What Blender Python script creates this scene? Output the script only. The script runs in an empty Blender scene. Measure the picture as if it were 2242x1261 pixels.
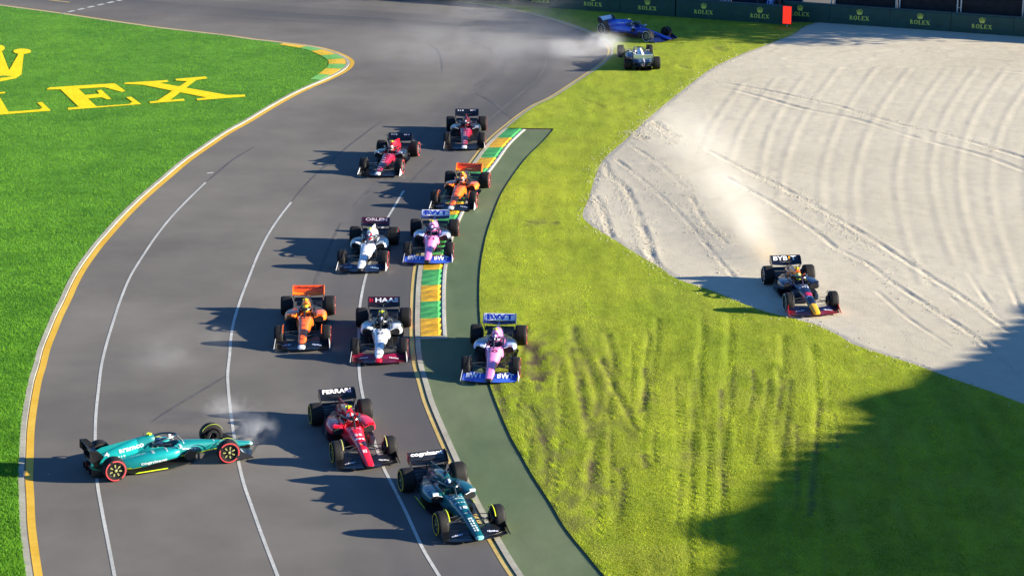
import bpy, bmesh, math, random
import numpy as np
from mathutils import Vector, Matrix
from mathutils.bvhtree import BVHTree
from mathutils.geometry import tessellate_polygon
random.seed(7); RNG = np.random.default_rng(11)
S = bpy.context.scene
COL = S.collection
R = math.radians

# ------------------------------------------------------------------ camera, sky, sun, exposure
IW, IH = 2242, 1261
FPX, PITCH, CAMH = 5115.26, 0.290094, 25.765
cam_d = bpy.data.cameras.new('camera'); cam = bpy.data.objects.new('camera', cam_d); COL.objects.link(cam)
cam.location = (0, 0, CAMH); cam.rotation_euler = (math.pi/2 - PITCH, 0, 0)
cam_d.sensor_width = 36; cam_d.lens = FPX/IW*36; cam_d.clip_start = .5; cam_d.clip_end = 3000
S.camera = cam
SUN_EL, SUN_AZ = R(14.6), R(-4.0)
wd = bpy.data.worlds.new('World'); S.world = wd; wd.use_nodes = True
wn = wd.node_tree.nodes; wl = wd.node_tree.links
sky = wn.new('ShaderNodeTexSky'); sky.sky_type = 'NISHITA'; sky.sun_disc = False
sky.sun_elevation = SUN_EL; sky.sun_rotation = math.pi/2 - SUN_AZ
sky.air_density = 1.2; sky.dust_density = 0.0; sky.ozone_density = 5.0
stint = wn.new('ShaderNodeMix'); stint.data_type = 'RGBA'; stint.blend_type = 'MULTIPLY'; stint.inputs[0].default_value = 1; stint.inputs[7].default_value = (.72, .95, 1.25, 1)
wl.new(sky.outputs[0], stint.inputs[6]); wl.new(stint.outputs[2], wn['Background'].inputs[0]); wn['Background'].inputs[1].default_value = .053
sun_d = bpy.data.lights.new('sun', 'SUN'); sun = bpy.data.objects.new('sun', sun_d); COL.objects.link(sun)
sun_d.energy = 5.0; sun_d.angle = R(.5); sun_d.color = (1, .90, .73)
sv = Vector((math.cos(SUN_EL)*math.cos(SUN_AZ), math.cos(SUN_EL)*math.sin(SUN_AZ), math.sin(SUN_EL)))
sun.rotation_euler = (-sv).to_track_quat('-Z', 'Y').to_euler()
sun.location = (40, 60, 30)
S.view_settings.view_transform = 'Standard'; S.view_settings.look = 'None'
S.view_settings.exposure = 1.72; S.view_settings.gamma = 1
S.render.engine = 'CYCLES'
S.cycles.volume_step_rate = 2.0
S.cycles.max_bounces = 6; S.cycles.volume_bounces = 1; S.cycles.transparent_max_bounces = 8

# ------------------------------------------------------------------ helpers
def ray(u, v):
    x = (u - IW/2)/FPX; y = -(v - IH/2)/FPX
    return np.array([x, math.cos(PITCH) + y*math.sin(PITCH), -math.sin(PITCH) + y*math.cos(PITCH)])
def G(u, v, z=0.0):
    d = ray(u, v); t = (z - CAMH)/d[2]
    return np.array([0, 0, CAMH]) + t*d
def G2(p, z=0.0): return G(p[0], p[1], z)[:2]
def GL(pts, z=0.0): return np.array([G2(p, z) for p in pts])

def lin(c):
    if isinstance(c, str):
        c = c.lstrip('#'); c = [int(c[i:i+2], 16)/255 for i in (0, 2, 4)]
    return tuple(x/12.92 if x <= .04045 else ((x+.055)/1.055)**2.4 for x in c)

def spline(pts, step=.3):
    """centripetal-ish Catmull-Rom through ground points, resampled at an even step"""
    P = np.asarray(pts, float); n = len(P)
    if n < 3:
        out = [P[0] + (P[1]-P[0])*t for t in np.linspace(0, 1, 24)]
    else:
        out = []
        Q = np.vstack([2*P[0]-P[1], P, 2*P[-1]-P[-2]])
        for i in range(1, n):
            p0, p1, p2, p3 = Q[i-1], Q[i], Q[i+1], Q[i+2]
            k = np.linalg.norm(p2-p1)
            m1 = (p2-p0)/(np.linalg.norm(p2-p1)+np.linalg.norm(p1-p0))*k
            m2 = (p3-p1)/(np.linalg.norm(p3-p2)+np.linalg.norm(p2-p1))*k
            for t in np.linspace(0, 1, 12, endpoint=False):
                out.append((2*t**3-3*t**2+1)*p1 + (t**3-2*t**2+t)*m1 + (-2*t**3+3*t**2)*p2 + (t**3-t**2)*m2)
        out.append(P[-1])
    out = np.array(out)
    L = np.concatenate([[0], np.cumsum(np.linalg.norm(np.diff(out, axis=0), axis=1))])
    m = max(2, int(L[-1]/step)+1)
    s = np.linspace(0, L[-1], m)
    return np.stack([np.interp(s, L, out[:, i]) for i in range(out.shape[1])], 1)

def tangents(c):
    t = np.gradient(c, axis=0); return t/np.maximum(np.linalg.norm(t, axis=1, keepdims=True), 1e-9)
def offset(c, d):
    t = tangents(c); return c + np.stack([-t[:, 1], t[:, 0]], 1)*np.reshape(d, (-1, 1) if np.ndim(d) else (1,))

MATS = {}
def mat(name, col, rough=.6, metal=0, coat=0, noise=0, nscale=6, bump=0, bscale=40, spec=.5, emit=0):
    if name in MATS: return MATS[name]
    m = bpy.data.materials.new(name); m.use_nodes = True; MATS[name] = m
    N = m.node_tree.nodes; L = m.node_tree.links; b = N['Principled BSDF']
    c = lin(col) if isinstance(col, str) else col
    b.inputs['Base Color'].default_value = (*c, 1); b.inputs['Roughness'].default_value = rough
    b.inputs['Metallic'].default_value = metal; b.inputs['Coat Weight'].default_value = coat
    b.inputs['Coat Roughness'].default_value = .08; b.inputs['Specular IOR Level'].default_value = spec
    if emit:
        b.inputs['Emission Color'].default_value = (*c, 1); b.inputs['Emission Strength'].default_value = emit
    tc = N.new('ShaderNodeTexCoord')
    if noise:
        nz = N.new('ShaderNodeTexNoise'); nz.inputs['Scale'].default_value = nscale; nz.inputs['Detail'].default_value = 6
        L.new(tc.outputs['Object'], nz.inputs['Vector'])
        mr = N.new('ShaderNodeMapRange'); mr.inputs[3].default_value = 1-noise; mr.inputs[4].default_value = 1+noise
        mr.inputs[1].default_value = .3; mr.inputs[2].default_value = .7
        L.new(nz.outputs[0], mr.inputs[0])
        mx = N.new('ShaderNodeMix'); mx.data_type = 'RGBA'; mx.blend_type = 'MULTIPLY'; mx.inputs[0].default_value = 1
        mx.inputs[6].default_value = (*c, 1); L.new(mr.outputs[0], mx.inputs[7]); L.new(mx.outputs[2], b.inputs['Base Color'])
    if bump:
        n2 = N.new('ShaderNodeTexNoise'); n2.inputs['Scale'].default_value = bscale; n2.inputs['Detail'].default_value = 4
        L.new(tc.outputs['Object'], n2.inputs['Vector'])
        bp = N.new('ShaderNodeBump'); bp.inputs['Strength'].default_value = bump; bp.inputs['Distance'].default_value = .02
        L.new(n2.outputs[0], bp.inputs['Height']); L.new(bp.outputs[0], b.inputs['Normal'])
    return m
def paint(c, rough=.32): return mat('paint_'+c.lstrip('#')+('' if rough == .32 else '_m'), c, rough, coat=.7, noise=.06, nscale=9)

def tag(o, label=None, cat=None, group=None, kind=None):
    if label: o['label'] = label
    if cat: o['category'] = cat
    if group: o['group'] = group
    if kind: o['kind'] = kind
    return o
def new_mesh(name, V, F, mats=(), mi=None, smooth=False):
    me = bpy.data.meshes.new(name); me.from_pydata([tuple(v) for v in V], [], [tuple(f) for f in F])
    for m in mats: me.materials.append(m)
    if mi is not None: me.polygons.foreach_set('material_index', mi)
    if smooth: me.polygons.foreach_set('use_smooth', [True]*len(me.polygons))
    me.update(); return me
def obj(name, me, parent=None, loc=None):
    o = bpy.data.objects.new(name, me); COL.objects.link(o)
    if parent is not None: o.parent = parent
    if loc is not None: o.location = loc
    return o
def empty(name, loc=(0, 0, 0), rz=0):
    o = bpy.data.objects.new(name, None); COL.objects.link(o); o.location = loc; o.rotation_euler = (0, 0, rz)
    o.empty_display_size = .3; return o
class MB:
    def __init__(s): s.V = []; s.F = []; s.M = []
    def add(s, V, F, m=0):
        k = len(s.V); s.V += [tuple(v) for v in V]; s.F += [tuple(i+k for i in f) for f in F]
        s.M += (list(m) if isinstance(m, (list, tuple)) else [m]*len(F)); return s
    def box(s, c, d, rot=None, m=0):
        V = [Vector((x*d[0]/2, y*d[1]/2, z*d[2]/2)) for x in (-1, 1) for y in (-1, 1) for z in (-1, 1)]
        if rot is not None: V = [rot @ v for v in V]
        c = Vector(c); return s.add([v+c for v in V], [(0, 1, 3, 2), (4, 6, 7, 5), (0, 4, 5, 1), (2, 3, 7, 6), (0, 2, 6, 4), (1, 5, 7, 3)], m)
    def loft(s, rings, m=0, cap=True, closed=True):
        n = len(rings[0]); V = [p for r in rings for p in r]; F = []
        for i in range(len(rings)-1):
            for j in range(n if closed else n-1):
                F.append((i*n+j, i*n+(j+1) % n, (i+1)*n+(j+1) % n, (i+1)*n+j))
        if cap and closed:
            F.append(tuple(range(n-1, -1, -1))); F.append(tuple((len(rings)-1)*n+j for j in range(n)))
        return s.add(V, F, m)
    def tube(s, pts, r, n=6, m=0, flat=1.0):
        pts = [Vector(p) for p in pts]; rings = []
        for i, p in enumerate(pts):
            t = (pts[min(i+1, len(pts)-1)] - pts[max(i-1, 0)]).normalized()
            a = t.cross(Vector((0, 0, 1)))
            a = a.normalized() if a.length > 1e-4 else Vector((1, 0, 0))
            b = a.cross(t).normalized(); rr = r[i] if isinstance(r, (list, tuple)) else r
            rings.append([p + a*math.cos(2*math.pi*k/n)*rr + b*math.sin(2*math.pi*k/n)*rr*flat for k in range(n)])
        return s.loft(rings, m)
    def prism(s, poly, axis, a, b, m=0):
        """2D polygon extruded between a and b along axis (0,1,2)"""
        def P(q, h):
            l = list(q); l.insert(axis, h); return tuple(l)
        n = len(poly); V = [P(q, a) for q in poly] + [P(q, b) for q in poly]
        tri = tessellate_polygon([[Vector((q[0], q[1], 0)) for q in poly]])
        F = [tuple(t) for t in tri] + [tuple(i+n for i in reversed(t)) for t in tri]
        F += [(i, (i+1) % n, n+(i+1) % n, n+i) for i in range(n)]
        return s.add(V, F, m)
    def mesh(s, name, mats, smooth=False):
        me = new_mesh(name, s.V, s.F, mats, s.M)
        bm = bmesh.new(); bm.from_mesh(me); bmesh.ops.recalc_face_normals(bm, faces=bm.faces); bm.to_mesh(me); bm.free()
        if smooth:
            me.polygons.foreach_set('use_smooth', [True]*len(me.polygons)); me.set_sharp_from_angle(angle=R(38))
        return me
    def build(s, name, mats, parent=None, smooth=False, loc=None):
        return obj(name, s.mesh(name, mats if isinstance(mats, (list, tuple)) else [mats], smooth), parent, loc)

def fill(poly2, z, name, m, parent=None, thick=0):
    """flat polygon sheet"""
    pts = [Vector((p[0], p[1], 0)) for p in poly2]; tri = tessellate_polygon([pts])
    V = [(p[0], p[1], z) for p in poly2]
    F = []
    for t in tri:
        a, b, c = (np.array(poly2[i][:2]) for i in t)
        ab, ac = b-a, c-a
        F.append(t if ab[0]*ac[1]-ab[1]*ac[0] > 0 else (t[0], t[2], t[1]))
    return obj(name, new_mesh(name, V, F, [m]), parent)
def ribbon(c, o0, o1, z, name, m, parent=None, thick=0.0):
    """strip along a ground curve between two sideways offsets; thick adds side walls down"""
    a = offset(c, o0); b = offset(c, o1); n = len(c); mb = MB()
    if thick:
        rings = [[(a[i][0], a[i][1], z-thick), (a[i][0], a[i][1], z), (b[i][0], b[i][1], z), (b[i][0], b[i][1], z-thick)] for i in range(n)]
        mb.loft(rings)
    else:
        mb.add([(p[0], p[1], z) for p in a] + [(p[0], p[1], z) for p in b], [(i, i+1, n+i+1, n+i) for i in range(n-1)])
    o = mb.build(name, [m], parent)
    if not thick and o.data.polygons[0].normal.z < 0: o.data.flip_normals()
    return o
def inside(P, poly):
    x, y = P[:, 0], P[:, 1]; r = np.zeros(len(P), bool); q = np.asarray(poly); n = len(q)
    for i in range(n):
        x0, y0 = q[i]; x1, y1 = q[(i+1) % n]
        if y0 == y1: continue
        c = ((y0 > y) != (y1 > y)); r ^= c & (x < (x1-x0)*(y-y0)/(y1-y0)+x0)
    return r
def pdist(P, line):
    """distance from points to a polyline (far points keep a large value)"""
    d = np.full(len(P), 9.0); line = np.asarray(line)
    lo, hi = line.min(0)-1.2, line.max(0)+1.2
    k = np.where((P[:, 0] > lo[0]) & (P[:, 0] < hi[0]) & (P[:, 1] > lo[1]) & (P[:, 1] < hi[1]))[0]
    if not len(k): return d
    Q = P[k]; best = np.full(len(k), 9.0)
    for a, b in zip(line[:-1], line[1:]):
        ab = b-a; t = np.clip(((Q-a)@ab)/max(ab@ab, 1e-9), 0, 1)
        best = np.minimum(best, np.linalg.norm(Q-a-t[:, None]*ab, axis=1))
    d[k] = best; return d
def vnoise(P, s, seed=0):
    """cheap smooth value noise in numpy, 0..1"""
    q = P/s; i = np.floor(q).astype(int); f = q-i; f = f*f*(3-2*f)
    def h(a, b): 
        v = np.sin(a*127.1+b*311.7+seed*74.7)*43758.5453; return v-np.floor(v)
    return (h(i[:, 0], i[:, 1])*(1-f[:, 0])+h(i[:, 0]+1, i[:, 1])*f[:, 0])*(1-f[:, 1]) + (h(i[:, 0], i[:, 1]+1)*(1-f[:, 0])+h(i[:, 0]+1, i[:, 1]+1)*f[:, 0])*f[:, 1]
def grid_mesh(name, X, Y, Z, mats, attrs=None):
    nr, nc = X.shape; V = np.stack([X, Y, Z], -1).reshape(-1, 3)
    me = bpy.data.meshes.new(name); me.vertices.add(len(V)); me.vertices.foreach_set('co', V.ravel())
    i = (np.arange(nr-1)[:, None]*nc + np.arange(nc-1)[None, :]).ravel()
    q = np.stack([i, i+1, i+nc+1, i+nc], 1).astype(np.int32)
    me.loops.add(q.size); me.loops.foreach_set('vertex_index', q.ravel())
    me.polygons.add(len(q)); me.polygons.foreach_set('loop_start', np.arange(0, q.size, 4, dtype=np.int32))
    me.polygons.foreach_set('use_smooth', np.ones(len(q), bool))
    for m in mats: me.materials.append(m)
    me.update(calc_edges=True)
    for k, v in (attrs or {}).items():
        a = me.attributes.new(k, 'FLOAT', 'POINT'); a.data.foreach_set('value', v.ravel().astype(np.float32))
    return me

# ------------------------------------------------------------------ ground materials
def ground_mat(name, c0, c1, rough=.9, s1=.35, s2=3.0, bump=.4, bscale=60, dist=.02, attr=None, cattr=None, fine=.12, stretch=None, spec=.25):
    m = bpy.data.materials.new(name); m.use_nodes = True; MATS[name] = m
    N = m.node_tree.nodes; L = m.node_tree.links; b = N['Principled BSDF']
    b.inputs['Roughness'].default_value = rough; b.inputs['Specular IOR Level'].default_value = spec
    tc = N.new('ShaderNodeTexCoord'); src = tc.outputs['Object']
    if stretch:
        mp = N.new('ShaderNodeMapping'); mp.inputs['Scale'].default_value = stretch; L.new(src, mp.inputs[0]); src2 = mp.outputs[0]
    else: src2 = src
    def nz(s, det=5, sv=src):
        n = N.new('ShaderNodeTexNoise'); n.inputs['Scale'].default_value = s; n.inputs['Detail'].default_value = det
        n.inputs['Roughness'].default_value = .6; L.new(sv, n.inputs['Vector']); return n.outputs[0]
    def rng(o, a, b_, lo, hi):
        r = N.new('ShaderNodeMapRange'); r.inputs[1].default_value = a; r.inputs[2].default_value = b_; r.inputs[3].default_value = lo; r.inputs[4].default_value = hi
        L.new(o, r.inputs[0]); return r.outputs[0]
    def mix(f, A, B, bt='MIX'):
        x = N.new('ShaderNodeMix'); x.data_type = 'RGBA'; x.blend_type = bt
        if isinstance(f, float): x.inputs[0].default_value = f
        else: L.new(f, x.inputs[0])
        for sk, v in ((6, A), (7, B)):
            if isinstance(v, tuple): x.inputs[sk].default_value = (*v, 1)
            else: L.new(v, x.inputs[sk])
        return x.outputs[2]
    col = mix(rng(nz(s1, 4, src2), .35, .65, 0, 1), c0, c1)
    col = mix(1.0, col, rng(nz(s2, 6, src2), .3, .7, 1-fine, 1+fine), 'MULTIPLY')
    col = mix(1.0, col, rng(nz(bscale, 3), .3, .7, 1-fine, 1+fine), 'MULTIPLY')
    if attr:
        at = N.new('ShaderNodeAttribute'); at.attribute_name = attr[0]
        col = mix(at.outputs['Fac'], col, attr[1])
    L.new(col, b.inputs['Base Color'])
    if bump:
        bp = N.new('ShaderNodeBump'); bp.inputs['Strength'].default_value = bump; bp.inputs['Distance'].default_value = dist
        L.new(nz(bscale, 5), bp.inputs['Height']); L.new(bp.outputs[0], b.inputs['Normal'])
    return m
M_ASPH = ground_mat('asphalt', (.120, .110, .098), (.172, .158, .137), .85, .10, .45, .35, 55, .01, fine=.09, attr=('rubber', (.072, .071, .076)))
M_GRASS_L = ground_mat('infield_turf', (.05, .18, .014), (.09, .25, .02), .95, .3, 1.6, .8, 22, .05, fine=.25)
M_GRASS_R = ground_mat('verge_turf', (.20, .27, .014), (.30, .34, .022), .95, .22, 1.6, .8, 22, .05, attr=('soil', (.085, .062, .034)), fine=.22, stretch=(1, .35, 1))
M_GRAVEL = ground_mat('gravel', (.485, .434, .328), (.55, .495, .38), .95, .10, 1.4, .45, 18, .03, fine=.055)
M_RUNOFF = ground_mat('green_runoff_paint', (.085, .125, .060), (.135, .165, .085), .8, .16, 1.1, .3, 50, .01, fine=.12, stretch=(1, .4, 1))
M_FIELD = ground_mat('field_turf', (.03, .07, .012), (.05, .10, .015), .95, .1, 1.0, .6, 12, .05)
M_YEL = ground_mat('yellow_line_paint', (.62, .36, .022), (.70, .44, .05), .6, .5, 5, .2, 60, .005, fine=.08)
M_YELW = ground_mat('worn_yellow_paint', (.46, .33, .10), (.56, .42, .15), .6, .5, 5, .2, 60, .005, fine=.12)
M_WHT = ground_mat('white_line_paint', (.40, .40, .37), (.52, .52, .48), .6, .6, 6, .2, 60, .005, fine=.14)
M_CONC = ground_mat('kerb_concrete', (.30, .285, .225), (.42, .40, .32), .8, .6, 6, .3, 60, .01, fine=.12)
M_KY = ground_mat('kerb_yellow', (.60, .32, .012), (.72, .42, .025), .5, .9, 3, .3, 14, .01, fine=.2)
M_KG = ground_mat('kerb_green', (.045, .29, .07), (.085, .40, .11), .5, .9, 3, .3, 14, .01, fine=.2)
M_RUB = ground_mat('tyre_rubber_marks', (.075, .072, .072), (.11, .105, .10), .7, .6, 4, .2, 50, .005, fine=.2)
M_GPAINT = ground_mat('grass_paint_yellow', (.82, .60, .002), (.88, .66, .004), .9, .5, 4, .4, 30, .02, fine=.08)

# ------------------------------------------------------------------ curves read off the photograph, laid on the ground
CL_px = [(94,1261),(86,1210),(78,1146),(75,1083),(72.5,1044),(74,1000),(76,940),(82,890),(92,833),(101.5,801),(111,763),(127,722),(140,690),(155.5,659),(171,624),(190,589),(222,544),(242,520),(284,473),(329,429),(373,391),(418,353),(462,322),(506.5,292),(551,267),(592,242),(623.5,223.5),(655,206.5),(687,191.5),(718.6,178),(750,163),(769,150.5),(776,139),(772.5,131),(758,122),(734.5,112.5),(711,106),(671,99),(623,93.3),(592,89.5),(560,86),(499.6,77.5),(357,61),(250,46),(135.6,29),(0,11),(-200,-15)]
CL = GL(CL_px); CL = np.vstack([CL[0]+(CL[0]-CL[1])*6, CL]); CL = spline(CL, .3)
CR_px = [(1115,1261),(1095,1230),(1071,1189),(1030,1115),(990,1032),(961.7,967.7),(943.6,925.5),(925.5,880),(913.5,838),(903,800),(898,762),(896.6,714.6),(897.5,674),(900,626.6),(905,586),(918,533),(943,475),(974,420),(1005,382),(1028.5,353),(1061.7,311),(1111,268.5),(1160,233),(1200,214),(1240,188.5),(1275,165.5),(1300,149),(1318,134),(1330,118),(1327,101),(1305,82),(1272,66.5),(1239,54.6),(1183,37.5),(1116,22),(1061,12.5),(994,4),(900,-6)]
CR = GL(CR_px); CR = np.vstack([CR[0]+(CR[0]-CR[1])*6, CR]); CR = spline(CR, .3)
CO_px = [(1321.6,1261),(1286,1218),(1238,1158),(1202,1098),(1166.5,1043.5),(1142.6,1000.6),(1117,955),(1080,866),(1065,815),(1056,762),(1052,708),(1049.5,656),(1052,589),(1062,529.6),(1076,482),(1098,426.5),(1125.6,383),(1153,347),(1189,311.5),(1213,284)]
CO = GL(CO_px); CO = np.vstack([CO[0]+(CO[0]-CO[1])*6, CO]); CO = spline(CO, .3)
CG_px = [(2242,888),(2168,860),(2085,832),(1996,799),(1862,754.6),(1836,738),(1788,715),(1750,703.6),(1718,695),(1674,684.6),(1617,664),(1560,640),(1477.6,612),(1446,590),(1398,562),(1339,525),(1291,495),(1273,475),(1287,435.5),(1301,388),(1319,352),(1374.5,301),(1422,257),(1470,217),(1517,180),(1559,150),(1628,118),(1658,107),(1695.5,92),(1733,77.6),(1762,59),(1786.5,51)]
CG = GL(CG_px); CG = np.vstack([CG[0]+(CG[0]-CG[1])*8, CG]); CG = spline(CG, .3)
def xat(c, y):
    k = np.argsort(c[:, 1]); return np.interp(y, c[k, 1], c[k, 0])

# ------------------------------------------------------------------ the setting
o = obj('ground', new_mesh('ground', [(-500,-200,-.08),(500,-200,-.08),(500,900,-.08),(-500,900,-.08)], [(0,1,2,3)], [M_FIELD])); tag(o, kind='structure')
tx, ty_ = np.meshgrid(np.arange(-70, 60.01, .35), np.arange(30, 185.01, .45)); TP = np.stack([tx.ravel(), ty_.ravel()], 1)
RL = spline(GL([(-100,-22),(300,8),(600,34),(900,52),(1120,86),(1170,128),(1075,232),(955,335),(880,450),(835,600),(832,750),(862,880),(905,1010),(1000,1230),(1030,1300)]), .8)
rub = np.zeros(len(TP))
for off_, w_, am_ in ((0, 1.3, .7), (-1.6, .45, .45), (.9, .4, .4), (2.2, .9, .42), (3.1, .3, .30), (4.6, 1.2, .22), (6.2, .3, .22), (-2.6, .5, .25)):
    ln_ = offset(RL, off_); d_ = np.full(len(TP), 9.0)
    for a_ in range(0, len(ln_)-1, 2):
        b_ = min(a_+2, len(ln_)-1); ab = ln_[b_]-ln_[a_]; q_ = np.abs(TP-ln_[a_]).max(1) < 5; 
        if not q_.any(): continue
        t_ = np.clip(((TP[q_]-ln_[a_])@ab)/(ab@ab), 0, 1); d_[q_] = np.minimum(d_[q_], np.linalg.norm(TP[q_]-ln_[a_]-t_[:, None]*ab, axis=1))
    rub += am_*np.exp(-(d_/w_)**2)*(.55+.8*vnoise(TP, 7, 51))
rub = np.clip(rub, 0, .85)
track = obj('track', grid_mesh('track', tx, ty_, np.zeros_like(tx), [M_ASPH], {'rubber': rub})); tag(track, kind='structure')

def yid(v, c):  # index on a ground curve nearest to an image row on its first pass
    return int(np.argmin(np.abs(c[:, 1]-G(1121, v)[1])))
# left edge lines, concrete edging
ribbon(CL, 0, .23, .006, 'yellow_edge_line', M_YEL, track)
edg = ribbon(CL, .27, .45, .045, 'concrete_edging', M_CONC, track, thick=.06)
# right edge lines
i_top = len(CR)
ribbon(CR, -.16, 0, .006, 'yellow_edge_line', M_YELW, track)
ribbon(CR, -.38, -.20, .03, 'concrete_edging', M_CONC, track, thick=.05)
# thin white lines on the asphalt
WL = [[(251,1261),(235,1178),(222.6,1114),(213,1057),(209,1000),(208.5,955),(210,908),(216,849),(222,801),(233,754),(247.5,706),(263,659),(285.6,605),(317,554),(340,520),(373,478),(409,440),(450,400)],
      [(608,1261),(575,1175),(548,1100),(532.5,1054),(519,994),(506,909),(501,864.6),(498.5,820),(503,774.5),(505.6,740),(511.7,705),(522,670),(531,643.6),(548,600),(564,560),(587,514),(612,476),(637.7,443)],
      [(962,1261),(925.5,1200),(889,1121),(859,1061),(838,1019),(812,940),(794,865),(787,820),(785.5,760),(786,700),(789,663),(800,608),(820,545),(840.6,491),(853,470),(884,418)]]
for k, w in enumerate(WL):
    c = GL(w)
    if k < 3: c = np.vstack([c[0]+(c[0]-c[1])*4, c])
    ribbon(spline(c, .4), -.05, .05, .006, 'white_track_line', M_WHT, track)
# start of the removed lines: dark ghost marks, and skid marks
SK = [([(637.7,443),(662,413),(690,384),(745,335),(800,292),(840,262)], .05), ([(884,418),(915,382),(950,348)], .04), ([(450,400),(480,375),(510,350),(560,320)], .05),
      ([(930,92),(955,108),(966,130),(968,160)], .05), ([(1040,205),(1075,222),(1110,250),(1125,262)], .08), ([(860,45),(940,52),(1020,58)], .12), ([(330,925),(370,898),(430,862),(500,820)], .05), ([(540,1010),(570,960),(590,900)], .04)]
M_STRK = ground_mat('rubbered_streaks', (.092, .088, .087), (.125, .117, .108), .8, .5, 3, .3, 50, .005, fine=.14)
for k in range(26):
    o_ = RNG.uniform(-2.6, 7.0); i0 = int(RNG.uniform(8, len(RL)-30)); n_ = int(RNG.uniform(8, 26)); c = spline(offset(RL[i0:i0+n_:3], np.linspace(o_, o_+RNG.uniform(-.8, .8), len(RL[i0:i0+n_:3]))), .6)
    if c[:, 0].max() > 4 or len(c) < 6: continue
    t = np.linspace(-1, 1, len(c)); ww = RNG.uniform(.05, .12)*(1-t**4)+.004; ribbon(c, -ww, ww, .0032+.00002*k, 'tyre_streak', M_STRK, track)
for w, hw in SK:
    c = spline(GL(w), .4); t = np.linspace(-1, 1, len(c)); ww = hw*(1-t**4)+.004
    ribbon(c, -ww, ww, .004, 'skid_mark', M_RUB, track)
# dashed line and yellow dash at the far side of the track
for k in range(7):
    u = 128 + k*21.5; v = 32 - k*4.9
    c = GL([(u, v), (u+13, v-3)]); ribbon(spline(c, .4), -.14, .14, .006, 'white_dash', M_WHT, track)
ribbon(spline(GL([(100, 0), (153, 6)]), .4), -.08, .08, .006, 'yellow_dash', M_YELW, track)
ribbon(spline(GL([(453, 380), (467, 378)]), .2), -.07, .07, .006, 'white_dash', M_WHT, track)

# green painted run-off strip
y0, y1 = CO[0, 1], G(1180, 283)[1]
ys = np.arange(y0, y1, .3)
xl = xat(CR[:420], ys) + .3; xr = xat(CO, ys)
rm = MB(); n = len(ys); rm.add([(xl[i], ys[i], .012) for i in range(n)]+[(xr[i], ys[i], .012) for i in range(n)], [(i, n+i, n+i+1, i+1) for i in range(n-1)])
runoff = rm.build('green_runoff', [M_RUNOFF]); tag(runoff, kind='structure')

# serrated kerb on the right edge: blocks of three saw-tooth ribs
kerb = ribbon(CR[yid(742, CR):yid(282, CR)+1], -1.35, -.385, .02, 'kerb', M_CONC, None, thick=.05); tag(kerb, kind='structure')
def kerb_block(cs, m, o0, o1, ribs, parent, h=.075):
    a, b = offset(cs, o0), offset(cs, o1); mb = MB(); s = np.linspace(0, len(cs)-1, ribs+1)
    def at(c, t): 
        i = int(min(t, len(c)-2)); return c[i]+(c[i+1]-c[i])*(t-i)
    for r in range(ribs):
        t0, t1 = s[r], s[r+1]-.012*(s[r+1]-s[r]); A0, B0, A1, B1 = at(a, t0), at(b, t0), at(a, t1), at(b, t1)
        tm = t0+(t1-t0)*.8; Am, Bm = at(a, tm), at(b, tm); C0, C1 = A0+(B0-A0)*.9, A1+(B1-A1)*.9
        mb.add([(*A0, .022), (*B0, .024), (*A1, .022), (*B1, .024), (*Am, .030), (*Bm, .03), (*(A0+(B0-A0)*.82), .03), (*(Am+(Bm-Am)*.86), .02+h), (*(A1+(B1-A1)*.82), .024)],
               [(0, 6, 7, 4), (4, 7, 8, 2), (6, 1, 5, 7), (7, 5, 3, 8)])
    return mb.build('kerb_block', [m], parent)
kc = spline(CR[yid(740, CR):yid(283, CR)+1], .05)
L_ = np.concatenate([[0], np.cumsum(np.linalg.norm(np.diff(kc, axis=0), axis=1))]); yb = G(1121, 700)[1]-G(1121, 739)[1]
nb = int(L_[-1]/yb)
for k in range(nb+1):
    i0, i1 = int(np.searchsorted(L_, k*yb)), int(min(np.searchsorted(L_, (k+1)*yb-.02), len(kc)-1))
    if i1-i0 > 6: kerb_block(kc[i0:i1+1], (M_KY, M_KG)[k % 2], -.40, -1.17, 3, kerb)
ribbon(kc[::6], -1.31, -1.21, .05, 'white_kerb_edge', M_WHT, kerb, thick=.04)
# kerb round the tip of the infield
ia = [int(np.argmin(np.linalg.norm(CL-G2(p), axis=1))) for p in ((716,179), (628,93.5))]
kc2 = CL[ia[0]:ia[1]+1]
kw2 = .40+.60*np.sin(np.linspace(.35, math.pi-.12, len(kc2)))
kerb2 = ribbon(kc2, .46, .50+kw2, .035, 'kerb', M_CONC, None, thick=.05); tag(kerb2, kind='structure')
M_KY2 = ground_mat('faded_kerb_yellow', (.74, .44, .02), (.80, .50, .04), .6, .6, 5, .2, 40, .01, fine=.12)
M_KG2 = ground_mat('faded_kerb_green', (.15, .42, .09), (.20, .48, .12), .6, .6, 5, .2, 40, .01, fine=.12)
nb2 = 8
for k in range(nb2):
    i0 = int(k*(len(kc2)-1)/nb2); i1 = int((k+1)*(len(kc2)-1)/nb2)
    ribbon(kc2[i0:i1+1], .48, .46+kw2[i0:i1+1], .05, 'kerb_block', (M_KG2, M_KY2)[k % 2], kerb2, thick=.012)

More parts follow.
